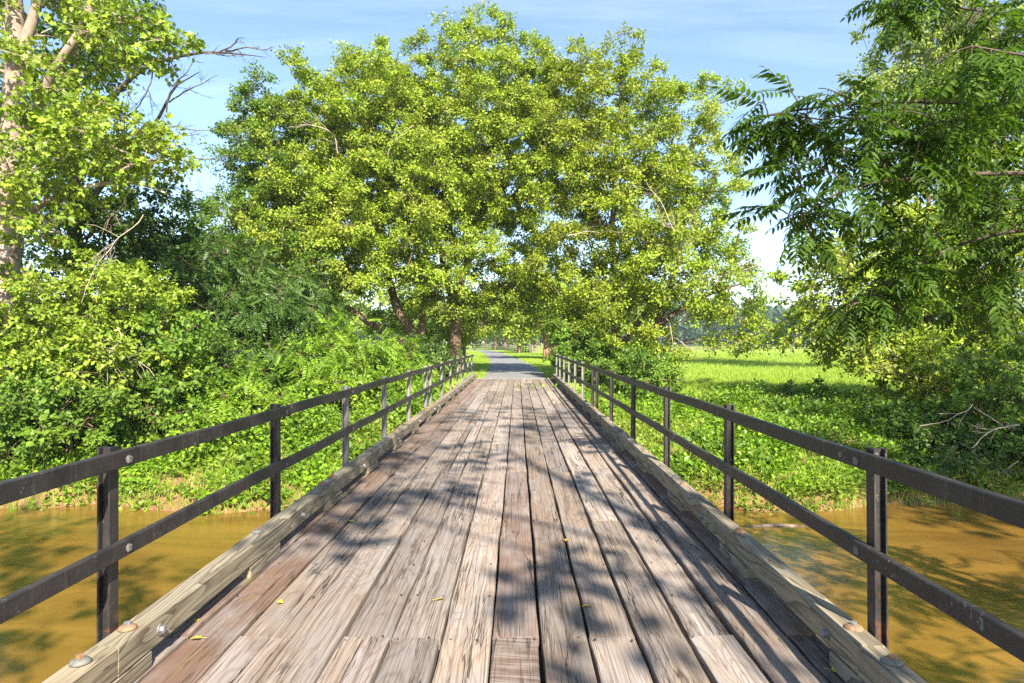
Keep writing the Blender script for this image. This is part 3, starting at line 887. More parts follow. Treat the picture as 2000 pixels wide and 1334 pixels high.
tree('maple_tree', 'slim forked maple standing beside the right railing end', 'tree',
     [tk((r4, .25), (at(1205, 640, 32), .2), (at(1200, 540, 32.2), .17), (at(1195, 420, 32.6), .13), (at(1205, 280, 33), .09), (at(1215, 150, 33), .04)),
      tk((at(1203, 690, 32), .15), (at(1240, 640, 31.8), .12), (at(1290, 560, 31.4), .09), (at(1330, 470, 31.2), .04)),
      tk((at(1195, 470, 32.4), .11), (at(1140, 380, 32.8), .08), (at(1120, 260, 33), .04))],
     [e(1200, 270, 33.2, 130, 165, 108), e(1115, 320, 33.6, 100, 180, 90), e(1230, 420, 32, 130, 130, 84), e(1150, 540, 32.4, 110, 110, 67), e(1212, 130, 33.2, 45, 50, 15), e(1240, 600, 31, 100, 90, 49), e(1130, 640, 32.4, 60, 50, 26), e(1110, 150, 34, 60, 50, 18), e(1170, 670, 31, 50, 30, 10)],
     14, leaf='maple2', **{**BIG, 'spacing': 1.1})
r5 = root(1262, 31)
tree('maple_tree', 'spreading maple with bare twiggy limbs reaching over the meadow', 'tree',
     [tk((r5, .22), (at(1275, 655, 31), .17), (at(1310, 560, 31), .14), (at(1340, 430, 31.4), .10), (at(1350, 280, 32), .05)),
      tk((at(1280, 640, 31), .13), (at(1350, 590, 30.4), .10), (at(1420, 560, 30), .07), (at(1470, 550, 30), .03))],
     [e(1340, 290, 32.4, 105, 130, 72), e(1375, 430, 31.4, 90, 120, 67), e(1410, 540, 30.6, 90, 85, 49), e(1310, 520, 30, 100, 90, 46), e(1385, 220, 32.8, 40, 50, 13), e(1430, 640, 30, 75, 45, 26), e(1290, 660, 30, 50, 40, 13), e(1280, 190, 33, 50, 50, 15)],
     15, dead=[(at(1330, 520, 29.3), at(1300, 330, 29.0), .035, 3), (at(1330, 540, 29.3), at(1400, 380, 28.6), .03, 3), (at(1320, 560, 29.2), at(1480, 480, 28.6), .03, 3),
           (at(1300, 640, 29.2), at(1480, 580, 28.4), .03, 3), (at(1300, 620, 29.2), at(1320, 680, 28.6), .025, 2), (at(1320, 660, 29.4), at(1400, 700, 28.3), .02, 3), (at(1110, 460, 30.3), at(1220, 440, 30.0), .025, 2), (at(1420, 540, 29.3), at(1500, 470, 29), .02, 2)], **{**BIG, 'spacing': 1.15, 'per': 380})
# trees of the left bank
rs = root(28, 20)
syc = tree('sycamore_tree', 'pale barked sycamore at the left bank with a mottled forked trunk', 'tree',
     [tk((rs, .46), (at(22, 700, 20), .40), (at(14, 560, 20), .36), (at(18, 400, 20), .33), (at(30, 200, 20), .30), (at(36, 90, 20), .27), (at(20, -60, 20), .2), (at(0, -300, 20), .1)),
      tk((at(22, 330, 20), .17), (at(60, 240, 19.6), .15), (at(95, 160, 19.2), .13), (at(150, 70, 19), .11), (at(180, 20, 19), .10), (at(240, -120, 19), .05)),
      tk((at(34, 130, 20), .18), (at(58, 60, 20), .16), (at(90, -80, 20), .1)),
      tk((at(15, 445, 20), .14), (at(60, 410, 19.6), .10), (at(140, 370, 19.2), .07), (at(260, 350, 19), .05), (at(330, 380, 19), .025))],
     [e(140, 150, 20.6, 120, 130, 22), e(90, 330, 20.6, 110, 90, 22), e(60, 340, 18.4, 90, 60, 12), e(200, 280, 18.8, 110, 70, 24), e(250, 60, 19, 90, 70, 18), e(110, 20, 20.4, 120, 70, 16), e(300, 300, 18.8, 100, 45, 15), e(-90, 150, 20.5, 90, 260, 30), e(150, -160, 20, 220, 110, 34), e(60, 130, 18.4, 90, 100, 9), e(30, 420, 18.4, 80, 60, 8), e(20, 260, 18.4, 60, 70, 6), e(330, 90, 19, 50, 40, 6)],
     21, leaf='syc', bark='bark_syc', per=84, rc=.62, L=.14, W=.14, style='lobed', spacing=.5, shell=.2,
     dead=[(at(230, 330, 18.8), at(330, 360, 18.6), .02, 2), (at(260, 340, 18.8), at(220, 480, 18.6), .016, 2), (at(150, 200, 18.9), at(205, 330, 18.6), .02, 1), (at(280, 420, 18.7), at(180, 620, 18.4), .018, 2)])
rd = root(160, 25)
tree('bare_limbed_tree', 'half dead dark tree behind the sycamore reaching bare limbs to the right', 'tree',
     [tk((rd, .3), (at(150, 600, 25), .26), (at(145, 400, 25), .22), (at(142, 250, 25), .18), (at(150, 100, 25), .13), (at(165, -80, 25), .07)),
      tk((at(150, 300, 25), .13), (at(185, 240, 24.8), .10), (at(250, 150, 24.6), .085), (at(330, 110, 24.5), .06), (at(430, 100, 24.5), .035), (at(520, 112, 24.5), .01)),
      tk((at(143, 185, 25), .10), (at(220, 125, 24.8), .08), (at(300, 112, 24.6), .06)),
      tk((at(150, 430, 25), .11), (at(240, 300, 24.5), .085), (at(310, 240, 24.3), .06), (at(335, 170, 24.2), .035), (at(390, 140, 24.2), .012))],
     [e(110, 250, 25.5, 130, 200, 60), e(170, 470, 25, 130, 110, 60), e(300, 520, 24, 90, 90, 40), e(340, 430, 24.6, 60, 60, 16), e(250, 420, 24, 90, 60, 24), e(200, 60, 25.5, 100, 80, 26)],
     22, leaf='dark', bark='bark_dark', deadm='twig_grey', per=150, rc=.7, spacing=.75, shell=.25, L=.15, W=.11,
     dead=[(at(300, 115, 24.4), at(245, 330, 24), .03, 3), (at(310, 250, 24.2), at(420, 250, 24), .035, 3), (at(300, 270, 24.2), at(440, 320, 24), .035, 3), (at(430, 100, 24.4), at(500, 60, 24.3), .035, 2), (at(440, 100, 24.4), at(545, 105, 24.3), .035, 3), (at(400, 105, 24.4), at(470, 90, 24.3), .03, 2), (at(330, 200, 24.2), at(420, 130, 24), .03, 3), (at(240, 300, 24.3), at(380, 260, 24), .03, 3),
           (at(335, 170, 24.2), at(400, 100, 24), .022, 2), (at(250, 150, 24.5), at(270, 20, 24.3), .04, 3), (at(260, 330, 24.3), at(430, 400, 24), .03, 2), (at(325, 220, 24.2), at(345, 120, 24), .03, 2), (at(180, 300, 24.6), at(255, 190, 24), .03, 2)])

def shrub(name, label, cat, px, Z, ells, seed, leaf, **kw):
    r_ = root(px, Z); rng = np.random.RandomState(seed)
    top = ells[0][0]
    st = []
    for k in range(4):
        tgt = ells[k % len(ells)][0] + rng.normal(0, .25, 3)
        b0 = r_ + np.array([rng.normal(0, .12), rng.normal(0, .12), 0])
        st.append(tk((b0 if k else r_, .055), (b0 * .5 + tgt * .5 + np.array([0, 0, .2]), .04), (tgt, .02)))
    kw.setdefault('bark', 'bark')
    return tree(name, label, cat, st, ells, seed, leaf=leaf, tip=.008, **kw)

kw1 = dict(per=150, rc=.5, L=.125, W=.09, spacing=.52, shell=.35)
shrub('shrub', 'yellow-green young maple thicket below the sycamore trunk', 'shrub', 70, 18.6, [e(80, 620, 18.8, 120, 100, 80), e(40, 740, 18, 90, 90, 50)], 31, 'syc', **kw1)
shrub('shrub', 'sunlit bushy sapling between sycamore and dark walnut saplings', 'shrub', 250, 19.5, [e(240, 590, 19.6, 120, 85, 80), e(230, 700, 18.8, 120, 70, 60)], 32, 'syc',
      dead=[(at(160, 700, 18), at(280, 560, 17.8), .02, 2), (at(200, 720, 18), at(260, 690, 17.6), .016, 2), (at(230, 640, 18), at(265, 740, 17.7), .014, 2)], **kw1)
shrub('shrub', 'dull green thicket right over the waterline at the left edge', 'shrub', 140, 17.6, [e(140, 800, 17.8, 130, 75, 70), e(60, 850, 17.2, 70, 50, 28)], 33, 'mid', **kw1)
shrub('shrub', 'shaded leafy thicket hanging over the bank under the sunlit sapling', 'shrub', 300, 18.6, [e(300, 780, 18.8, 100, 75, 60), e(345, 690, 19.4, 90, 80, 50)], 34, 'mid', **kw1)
kwp = dict(per=26, rc=.6, L=.42, W=.1, spacing=.5, shell=.35, style='pinnate', droop=.35)
shrub('walnut_sapling', 'dark fern-leaved sapling tallest in the left bank thicket', 'sapling', 430, 24, [e(430, 560, 24, 80, 90, 70), e(480, 640, 23.4, 90, 70, 50)], 35, 'dark', **kwp)
shrub('walnut_sapling', 'lower dark fern-leaved sapling between the tallest sapling and the leaning maple', 'sapling', 560, 25, [e(560, 610, 25, 95, 80, 70), e(500, 720, 22.6, 90, 60, 42)], 36, 'dark', **kwp)
shrub('shrub', 'tall bright thicket between the dull waterline thicket and the second left post', 'shrub', 400, 18.2, [e(400, 820, 18.4, 70, 55, 40), e(360, 870, 17.6, 60, 40, 24)], 46, 'bright', **kw1)
shrub('shrub', 'bright leafy bush under the mid rail behind the second left post', 'shrub', 560, 19.5, [e(570, 830, 19.6, 70, 45, 40), e(520, 880, 18.2, 60, 40, 26)], 47, 'bright', **kw1)
shrub('shrub', 'bright leafy bush behind the third and fourth left posts', 'shrub', 690, 23, [e(690, 770, 23, 70, 40, 40), e(640, 790, 21.5, 60, 40, 30)], 48, 'bright', **kw1)
shrub('maple_sapling', 'tall shadowed sapling filling the gap between sycamore and left maples', 'sapling', 400, 28, [e(400, 540, 28, 80, 120, 70), e(330, 600, 27, 80, 90, 50), e(480, 600, 27.5, 80, 90, 46)], 49, 'mid', **kw1)
shrub('sumac_bush', 'bright green sumac bush beside the second left railing post', 'bush', 440, 20.5, [e(440, 770, 20.5, 70, 55, 44), e(500, 800, 20, 60, 45, 30)], 37, 'bright', **kwp)
shrub('sumac_bush', 'lime green sumac bush rising behind the middle of the left railing', 'bush', 620, 23, [e(620, 720, 23, 90, 55, 60), e(680, 690, 24, 60, 40, 26)], 38, 'bright', **kwp)
shrub('sumac_bush', 'lime green sumac bush closest to the leaning maple stems', 'bush', 740, 27, [e(730, 720, 27, 80, 42, 50), e(790, 715, 28.5, 50, 32, 20)], 39, 'bright', **kwp)
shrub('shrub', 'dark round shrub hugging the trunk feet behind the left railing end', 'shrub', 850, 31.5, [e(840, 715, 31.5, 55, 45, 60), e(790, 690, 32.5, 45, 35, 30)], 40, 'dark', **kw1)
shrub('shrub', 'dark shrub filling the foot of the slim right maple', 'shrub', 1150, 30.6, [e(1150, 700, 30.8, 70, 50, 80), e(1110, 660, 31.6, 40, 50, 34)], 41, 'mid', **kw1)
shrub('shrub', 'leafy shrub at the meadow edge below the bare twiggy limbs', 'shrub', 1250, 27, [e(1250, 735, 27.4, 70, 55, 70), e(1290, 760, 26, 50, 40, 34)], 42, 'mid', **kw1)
# right bank
r6 = root(1806, 24)
tree('maple_tree', 'yellow leaved maple on the right bank with drooping side boughs', 'tree',
     [tk((r6, .26), (at(1806, 720, 24), .21), (at(1812, 620, 24), .17), (at(1820, 480, 24.2), .12), (at(1810, 340, 24.4), .05)),
      tk((at(1808, 700, 24), .12), (at(1850, 640, 23.4), .10), (at(1930, 560, 23), .07), (at(1980, 470, 23), .03)),
      tk((at(1810, 640, 24), .10), (at(1740, 560, 23.6), .07), (at(1650, 520, 23.2), .03))],
     [e(1760, 520, 24, 120, 110, 90), e(1640, 570, 23.6, 90, 100, 66), e(1880, 560, 23.4, 130, 130, 100), e(1960, 450, 24, 110, 130, 70), e(1580, 640, 23.6, 50, 40, 16), e(1720, 680, 22.8, 110, 50, 44), e(1880, 730, 22.4, 130, 70, 66), e(1800, 420, 24.6, 80, 70, 34)],
     51, per=105, rc=.62, L=.14, W=.105, spacing=.55,
     dead=[(at(1760, 700, 22), at(1620, 600, 21.6), .025, 2), (at(1800, 740, 22), at(1700, 740, 21.4), .025, 2), (at(1560, 640, 23), at(1520, 710, 22.6), .012, 1), (at(1960, 560, 22), at(1990, 400, 21.6), .03, 2)])
r7 = root(1900, 40)
tree('maple_tree', 'tallest pale green tree standing far behind the right bank maple', 'tree',
     [tk((r7, .4), (at(1900, 550, 40), .32), (at(1890, 350, 40), .24), (at(1860, 150, 40), .15), (at(1850, -60, 40), .06))],
     [e(1790, 90, 40, 90, 110, 80), e(1880, 40, 40, 110, 130, 90), e(1850, 260, 39, 110, 110, 80), e(1740, 200, 39.5, 55, 60, 26), e(1960, 230, 39, 100, 200, 80), e(1680, 165, 39.5, 30, 25, 7), e(1850, -150, 41, 160, 130, 60)],
     52, leaf='far', per=110, rc=.9, L=.19, W=.14)
shrub('shrub', 'shaded shrub on the dark bank right of the first right railing post', 'shrub', 1800, 19.5, [e(1790, 860, 19.5, 90, 60, 56), e(1730, 830, 20.5, 70, 45, 34)], 43, 'mid', **kw1)
shrub('shrub', 'dark thicket overhanging the water at the right picture edge', 'shrub', 1960, 18.5, [e(1950, 780, 18.8, 100, 110, 90), e(1985, 900, 17.6, 60, 60, 34)], 44, 'mid',
      dead=[(at(1990, 830, 17), at(1840, 860, 16.8), .022, 3), (at(1990, 900, 17), at(1880, 950, 16.6), .018, 3), (at(1900, 790, 17.6), at(1840, 870, 17.2), .018, 2)], **kw1)
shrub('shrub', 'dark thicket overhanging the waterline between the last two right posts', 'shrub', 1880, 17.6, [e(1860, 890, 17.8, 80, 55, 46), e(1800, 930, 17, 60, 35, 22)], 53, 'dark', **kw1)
shrub('shrub', 'low shaded shrub at the meadow edge below the drooping boughs', 'shrub', 1560, 25, [e(1600, 790, 25, 90, 30, 40), e(1500, 785, 26, 60, 22, 20)], 45, 'mid', **kw1)

# the walnut whose boughs hang into the picture from the near right bank
def walnut():
    rng = np.random.RandomState(61)
    b = np.array([10.2, 1.2, 0.0]); b[2] = gz(b[0], b[1]) - .2
    o = tag(empty('walnut_tree', b), 'walnut tree whose dark feathery boughs hang in at the upper right', 'tree')
    tr = MB()
    T = resample(smooth_poly(np.array([[0, 0, 0, .34], [-.1, .1, 2, .29], [.1, .3, 4.5, .25], [-.2, .2, 7.5, .19], [0, 0, 10, .12], [.2, 0, 12.5, .04]])), .4)
    V, q = tube(T[:, :3], T[:, 3], 14, .05); tr.add(V, [q])
    obj('trunk', tr.build('trunk', M['bark_dark'], True), o)
    limbs = []
    def limb(start, pts, r0):
        P = np.array([start] + [np.asarray(p) - b for p in pts])
        P = np.concatenate([P, np.linspace(r0 * .45, .008, len(P))[:, None]], 1)
        limbs.append(resample(smooth_poly(P), .18))
    limb([0, .2, 3.6], [at(2330, 170, 7.2), at(2000, 210, 7.3), at(1800, 195, 7.1), at(1620, 205, 6.9), at(1500, 225, 6.7)], .085)
    limb([0, .2, 3.2], [at(2330, 350, 6.8), at(2000, 335, 6.6), at(1820, 345, 6.5), at(1660, 360, 6.4), at(1570, 420, 6.3)], .075)
    limb([0, .2, 2.7], [at(2300, 520, 7.4), at(2040, 440, 7.4), at(1880, 470, 7.3), at(1750, 540, 7.2), at(1660, 600, 7.1)], .075)
    limb([0, .2, 4.4], [at(2300, 0, 7.6), at(2020, 30, 7.6), at(1880, 20, 7.6), at(1760, -20, 7.6)], .075)
    limb([0, .2, 3.0], [at(2300, 300, 8.6), at(2060, 330, 8.6), at(1900, 380, 8.4), at(1790, 480, 8.2)], .06)
    limb([0, .2, 4.0], [at(2300, 120, 6.2), at(2060, 120, 6.0), at(1900, 90, 5.9)], .055)
    limb([0, .2, 2.6], [at(2300, 640, 8.4), at(2080, 540, 8.4), at(1960, 550, 8.2), at(1890, 600, 8.0)], .05)
    bm, lm = MB(), MB()
    B, D, N_ = [], [], []
    def spray(P, d, ln):
        """a leafy shoot carrying compound leaves"""
        m = 5; dd = unit(d); Q = [P]
        for k in range(m):
            dd = unit(dd + np.array([0, 0, -.12]) + rng.normal(0, .12, 3)); Q.append(Q[-1] + dd * ln / m)
        V, q = tube(np.array(Q), np.linspace(.008, .004, m + 1), 4); bm.add(V, [q])
        for k in range(int(3 + ln * 5.5)):
            u = rng.uniform(.25, 1); i_ = min(m - 1, int(u * m))
            base_ = Q[i_] + (Q[i_ + 1] - Q[i_]) * (u * m - i_)
            az = rng.uniform(0, 6.28)
            dv = unit(np.array([math.cos(az), math.sin(az), rng.uniform(-.75, .35)]) + .45 * dd)
            B.append(base_); D.append(dv); N_.append(unit(np.array([0, 0, 1.]) + rng.normal(0, .25, 3)))
    W_ = [(e_[0] - b, *e_[1:]) for e_ in (
        e(1870, 260, 7.0, 130, 120, 14, 1.0), e(1930, 90, 7.2, 110, 90, 11, .9), e(1950, 450, 7.6, 90, 110, 9, .9), e(1800, 480, 7.6, 80, 100, 6, .7),
        e(1720, 270, 6.8, 100, 70, 13, .5), e(1590, 230, 6.8, 90, 45, 9, .4), e(1610, 400, 6.6, 70, 50, 6, .4), e(1740, 420, 7.2, 70, 60, 5, .5), e(1800, 0, 7.4, 50, 30, 3, .4), e(1720, 590, 7.6, 60, 50, 4, .5), e(1960, 250, 8.4, 70, 200, 10, .6), e(1970, 600, 8.6, 60, 90, 5, .5))]
    C, CC = ell_clumps(rng, W_, .22, .1)
    _, br0 = grow(rng, limbs, C, step=.3, tip=.005, up=.05)
    bm.add(np.concatenate(br0.V), [np.concatenate(f) for f in br0.F.values()])
    for c in C:
        for _ in range(2):
            spray(c + rng.normal(0, .06, 3), rsph(1, rng)[0] + np.array([-.15, 0, .1]), rng.uniform(.22, .5))
    for li, Lb in enumerate(limbs):
        V, q = tube(Lb[:, :3], Lb[:, 3], 7); bm.add(V, [q])
        n = len(Lb)
        for k in range(n):
            u_ = k / (n - 1)
            if u_ < .30: continue
            for _ in range(rng.poisson(.6 if u_ < .97 else 2.0)):
                tg = unit(Lb[min(k + 1, n - 1), :3] - Lb[max(k - 1, 0), :3])
                dv = unit(rsph(1, rng)[0] * np.array([1, 1, .8]) + tg * .5 + np.array([0, 0, -.25]))
                spray(Lb[k, :3], dv, rng.uniform(.25, .6) * (1.15 - .55 * u_))
    # the rest of the crown, over and beside the view: it throws the dappled shade on the deck
    C, CC = ell_clumps(rng, [(np.array([-.3, -.6, 7.2]), 4.6, 4.2, 3.2, 46), (np.array([.4, -2.2, 10.3]), 3.6, 3.4, 2.6, 30), (np.array([2.0, 1.6, 5.6]), 3.0, 2.6, 2.2, 16)], .9, .3)
    tr2, br2 = grow(rng, [[np.array(q_) for q_ in T]], C)
    bm.add(np.concatenate(br2.V), [np.concatenate(f) for f in br2.F.values()])
    for c in C:
        for _ in range(3):
            spray(c + rng.normal(0, .35, 3), rsph(1, rng)[0], rng.uniform(.4, .8))
    obj('branches', bm.build('branches', M['bark_dark'], True), o)
    B, D, N_ = np.array(B), np.array(D), np.array(N_)
    fr_pinnate(rng, lm, B, D, N_, rng.uniform(.32, .54, len(B)), .1, 7, True, .22)
    obj('crown', lm.build('crown', M['walnut']), o)
walnut()

# trees on the near bank behind the viewer: only their shade reaches the picture
def near_tree(label, x, y, h, ells, seed, per=44):
    z = gz(x, y) - .1
    tree('shade_tree', label, 'tree', [tk((np.array([x, y, z]), .3), (np.array([x + .2, y, z + h * .5]), .2), (np.array([x, y + .2, z + h]), .05))],
         ells, seed, leaf='mid', per=per, rc=.95, L=.24, W=.18, spacing=.9, shell=.2)
near_tree('tall leafy tree right of the road on the near bank behind the walnut', 5.6, -8.5, 17,
          [(np.array([6.3, -6.0, 8.2]), 2.7, 3.4, 2.4, 30), (np.array([2.0, -6.2, 12.5]), 2.2, 2.4, 2.2, 18), (np.array([6.6, -5.5, 17.]), 2.6, 2.6, 2.0, 9)], 71)
near_tree('leafy tree left of the road on the near bank', -4.6, -8.5, 12,
          [(np.array([-3.6, -5.4, 8.]), 2.8, 2.6, 2.6, 26), (np.array([-4.0, -6., 12.5]), 3.0, 2.8, 2.6, 22)], 72, 60)
near_tree('leafy tree on the near bank far to the right of the walnut', 19, -2.5, 18,
          [(np.array([18., -2.5, 12.]), 4.0, 3.4, 3.6, 50), (np.array([18.6, -1.6, 17.]), 4.6, 3.8, 3.6, 70)], 73, 95)
near_tree('leafy tree on the near bank far to the left of the road', -9.5, -8.5, 12,
          [(np.array([-8., -6., 8.5]), 3.2, 2.8, 2.8, 32), (np.array([-8.5, -6., 13.]), 3.2, 2.8, 2.6, 26)], 74, 60)

# ------------------------------------------------------------------ undergrowth and grass
def cover(name, n, xr, tr_, leaf, per, L, hmax, seed, mask=None):
    rng = np.random.RandomState(seed)
    x = rng.uniform(*xr, n); t_ = tr_[0] + (tr_[1] - tr_[0]) * rng.rand(n) ** 1.15
    y = bank_y(x) + t_
    keep = (np.abs(x) < 2.6) & (y > 29.6) | (np.abs(x - road_x(y)) < 2.4) & (y > 29)
    keep |= (np.sin(x * 1.9 + .6 * np.sin(y * 1.3)) * np.sin(y * 1.7 + x * .4) > .52) & (rng.rand(n) < .85)
    x, y, t_ = x[~keep], y[~keep], t_[~keep]
    z = height(x, y); m = len(x)
    hh = hmax * (.35 + .65 * rng.rand(m)) * np.clip(.45 + t_ / 3, 0, 1) * (.7 + .5 * np.sin(x * .9 + 1) * np.sin(y * 1.1))
    rr = rng.uniform(.22, .45, m)
    d = rsph(m * per, rng).reshape(m, per, 3); d[..., 2] = np.abs(d[..., 2])
    q = rng.uniform(.4, 1, (m, per, 1))
    p = np.stack([x, y, z], -1)[:, None, :] + d * q * np.stack([rr, rr, np.maximum(hh, .08)], -1)[:, None, :]
    ld = unit(d * np.array([1, 1, .3]) + rng.normal(0, .5, (m, per, 3)))
    nn = unit(np.array([0, 0, 1.]) + d * .6 + rng.normal(0, .4, (m, per, 3)))
    N = m * per; s_ = rng.uniform(.6, 1.3, N)
    V, t3 = kites(p.reshape(-1, 3), ld.reshape(-1, 3), nn.reshape(-1, 3), L * s_, L * .72 * s_)
    mb = MB(); mb.add(V, [t3])
    return mb
mb = cover('a', 6600, (-22, 22), (.2, 11), 'cover', 36, .125, .85, 81)
mb2 = cover('w', 330, (-22, 24), (-.1, .9), 'cover', 26, .11, .9, 84)
mb.add(np.concatenate(mb2.V), [np.concatenate(f) for f in mb2.F.values()])
mb2 = cover('b', 420, (2, 20), (9, 12), 'cover', 30, .13, .28, 82)
mb.add(np.concatenate(mb2.V), [np.concatenate(f) for f in mb2.F.values()])
mb2 = cover('c', 1200, (-24, -2), (9, 17), 'cover', 30, .14, .8, 83)
mb.add(np.concatenate(mb2.V), [np.concatenate(f) for f in mb2.F.values()])
nA = sum(len(f) for f in mb.F[3])
for args in (('d', 900, (-22, 22), (.2, 10), 'mid', 26, .20, 1.0, 85), ('e', 420, (-23, -3), (2, 13), 'mid', 60, .13, 1.7, 86), ('f', 200, (5, 22), (1.5, 9), 'mid', 60, .12, 1.3, 87)):
    m2 = cover(*args)
    mb.add(np.concatenate(m2.V), [np.concatenate(f) for f in m2.F.values()])
F3 = np.concatenate(mb.F[3]); mi = np.zeros(len(F3), int); mi[nA:] = 1
tag(obj('undergrowth', mesh('undergrowth', np.concatenate(mb.V), [F3], [M['cover'], M['mid']], mi)), 'bright green leafy undergrowth covering the far river bank', 'undergrowth', kind='stuff')

def grass(n, gen, seed, h, w):
    rng = np.random.RandomState(seed)
    x, y = gen(rng, n)
    ok = np.abs(x - road_x(y)) > 1.5 + rng.uniform(-.05, .2, len(x))
    x, y = x[ok], y[ok]; m = len(x)
    z = height(x, y) - .02
    a = rng.uniform(0, 6.28, m); hh = h * rng.uniform(.5, 1.4, m) * (1 + .35 * np.sin(x * .5) * np.sin(y * .37)); ww = w * rng.uniform(.6, 1.3, m)
    k = 1 + y / 60
    dx, dy = np.cos(a) * ww * k * .5, np.sin(a) * ww * k * .5
    lx, ly = rng.normal(0, .4, m) * hh, rng.normal(0, .4, m) * hh
    V = np.zeros((m, 3, 3))
    V[:, 0] = np.stack([x - dx, y - dy, z], -1); V[:, 1] = np.stack([x + dx, y + dy, z], -1); V[:, 2] = np.stack([x + lx, y + ly, z + hh], -1)
    return V.reshape(-1, 3), (np.arange(m)[:, None] * 3 + np.arange(3)[None])
mb = MB()
def g1(rng, n):
    y = 26 + 75 * rng.rand(n) ** 1.7; x = 3.5 + rng.rand(n) * (y * .72)
    return x, y
V, t3 = grass(150000, g1, 91, .20, .026); mb.add(V, [t3])
def g2(rng, n):
    y = 30.7 + 90 * rng.rand(n) ** 1.5; x = road_x(y) + rng.choice([-1, 1], n) * (1.4 + 5 * rng.rand(n) ** 1.3)
    return x, y
V, t3 = grass(60000, g2, 92, .10, .022); mb.add(V, [t3])
def g3(rng, n):
    x = rng.uniform(-20, 20, n); y = bank_y(x) + rng.rand(n) ** 1.8 * 9 - .05
    return x, y
V, t3 = grass(30000, g3, 93, .36, .018); mb.add(V, [t3])
tag(obj('grass', mb.build('grass', M['grass'])), 'tall yellow-green grass of the meadow and the road verges', 'grass', kind='stuff')

# driftwood at the left waterline
p0, p1 = at(432, 992, 15.5), at(515, 955, 16.4)
mb = MB(); P = resample(np.array([[*p0, .035], [*(p0 * .6 + p1 * .4 + np.array([0, 0, .05])), .06], [*p1, .075]]), .2)
mb.tube(P[:, :3] - p0, P[:, 3], 8)
tag(obj('driftwood_log', mb.build('driftwood_log', M['log'], True), None, p0), 'grey driftwood log sloping into the water at the left bank', 'log')
p0, p1 = at(1745, 985, 16.2), at(1850, 975, 16.3)
mb = MB(); bare(np.random.RandomState(3), mb, (0, 0, 0), p1 - p0, 1.5, .035, 2, .7)
tag(obj('driftwood_branch', mb.build('driftwood_branch', M['twig'], True), None, p0 + np.array([0, 0, .12])), 'bare stranded branch lying along the right waterline', 'branch')
p0 = at(1450, 1024, 14.1); p0[2] = WZ - .03
mb = MB(); mb.tube([(0, 0, .0), (.7, .05, .035), (1.5, .0, .0)], [.04, .05, .03], 8)
tag(obj('sunken_log', mb.build('sunken_log', M['log'], True), None, p0), 'half sunken log breaking the water just off the right bank', 'log')

# ------------------------------------------------------------------ the road beyond: row trees, fences, far wood
def far_proto(seed, leaf, bark, h):
    rng = np.random.RandomState(seed)
    o = empty('row_tree')
    tr, br = MB(), MB()
    T = [[np.array([0, 0, -.1, .22]), np.array([.05, 0, h * .3, .18]), np.array([0, .1, h * .6, .1]), np.array([0, 0, h * .9, .03])]]
    C, CC = ell_clumps(rng, [(np.array([0, 0, h * .62]), h * .36, h * .36, h * .33, 60), (np.array([.4, .2, h * .42]), h * .36, h * .34, h * .16, 26)], .7, .35)
    tr, br = grow(rng, T, C)
    obj('trunk', tr.build('trunk', M[bark], True), o)
    mb, tw = leaf_cloud(rng, C, CC, 90, .85, .24, .18)
    obj('branches', br.build('branches', M[bark], True), o)
    obj('crown', mb.build('crown', M[leaf]), o)
    return o
pa = far_proto(101, 'far', 'bark_red', 7.5)
rows = [  # x, y, size, turn, label
    (.35, 107, 1.3, 0, 'nearest single-stemmed tree of the row along the curving road fence'),
    (-2.5, 148, 1.45, 1.2, 'second tree of the row along the curving road fence'),
    (-5.0, 164, 1.5, 2.4, 'third tree of the row along the curving road fence'),
    (-8.6, 194, 1.5, 3.3, 'last small tree of the row along the curving road fence'),
    (3.5, 130, 1.25, 4.0, 'rounded tree behind the fence to the right of the row'),
    (-14.5, 118, 1.2, .6, 'pale tree on the left side where the road bends away'),
    (-10.5, 82, 1.05, 5.1, 'small tree left of the road beyond the leaning maple'),
    (11, 118, 1.3, 2.0, 'broad tree in the meadow behind the slim right maple'),
    (-4, 245, 2.2, 1.7, 'tall pale tree far behind the end of the road fence'),
    (8, 250, 2.3, 4.4, 'tall pale tree far behind the double trunked maple'),
    (-22, 84, 1.55, .9, 'rounded tree seen through the stems of the leaning maple'),
    (-15, 96, 1.5, 2.2, 'pale tree between the leaning maple and the upright maple far back'),
    (-31, 78, 1.5, 3.6, 'tree far behind the outermost left maple'),
    (15, 92, 1.5, 5.3, 'rounded tree far behind the slim right maple'),
    (7.5, 88, 1.25, .3, 'small rounded tree right behind the double trunked maple'),
    (19, 140, 1.3, 2.9, 'loose tree beyond the meadow right of the broad one'),
]
for k, (x, y, s_, rz, lab) in enumerate(rows):
    o = pa if k == 0 else copy_tree(pa)
    o.location = (x, y, gz(x, y)); o.rotation_euler = (0, 0, rz); o.scale = (s_, s_, s_)
    tag(o, lab, 'tree', 'trees along the road beyond the bridge')
rb = root(1068, 69); rb2 = root(1079, 69.3)
tree('maple_tree', 'double trunked reddish maple right of the road past the bridge', 'tree',
     [tk((rb, .36), (at(1066, 660, 69), .3), (at(1060, 630, 69), .24), (at(1040, 590, 69), .1)), tk((rb2, .34), (at(1084, 660, 69.3), .28), (at(1092, 630, 69.5), .2), (at(1110, 580, 69.5), .1))],
     [e(1060, 610, 69, 60, 38, 90), e(1110, 600, 70, 50, 45, 60), e(1010, 630, 68, 40, 24, 34), e(1060, 550, 70, 70, 45, 60)],
     111, leaf='maple', bark='bark_red', per=90, rc=1.0, L=.24, W=.18)
rb = root(904, 52)
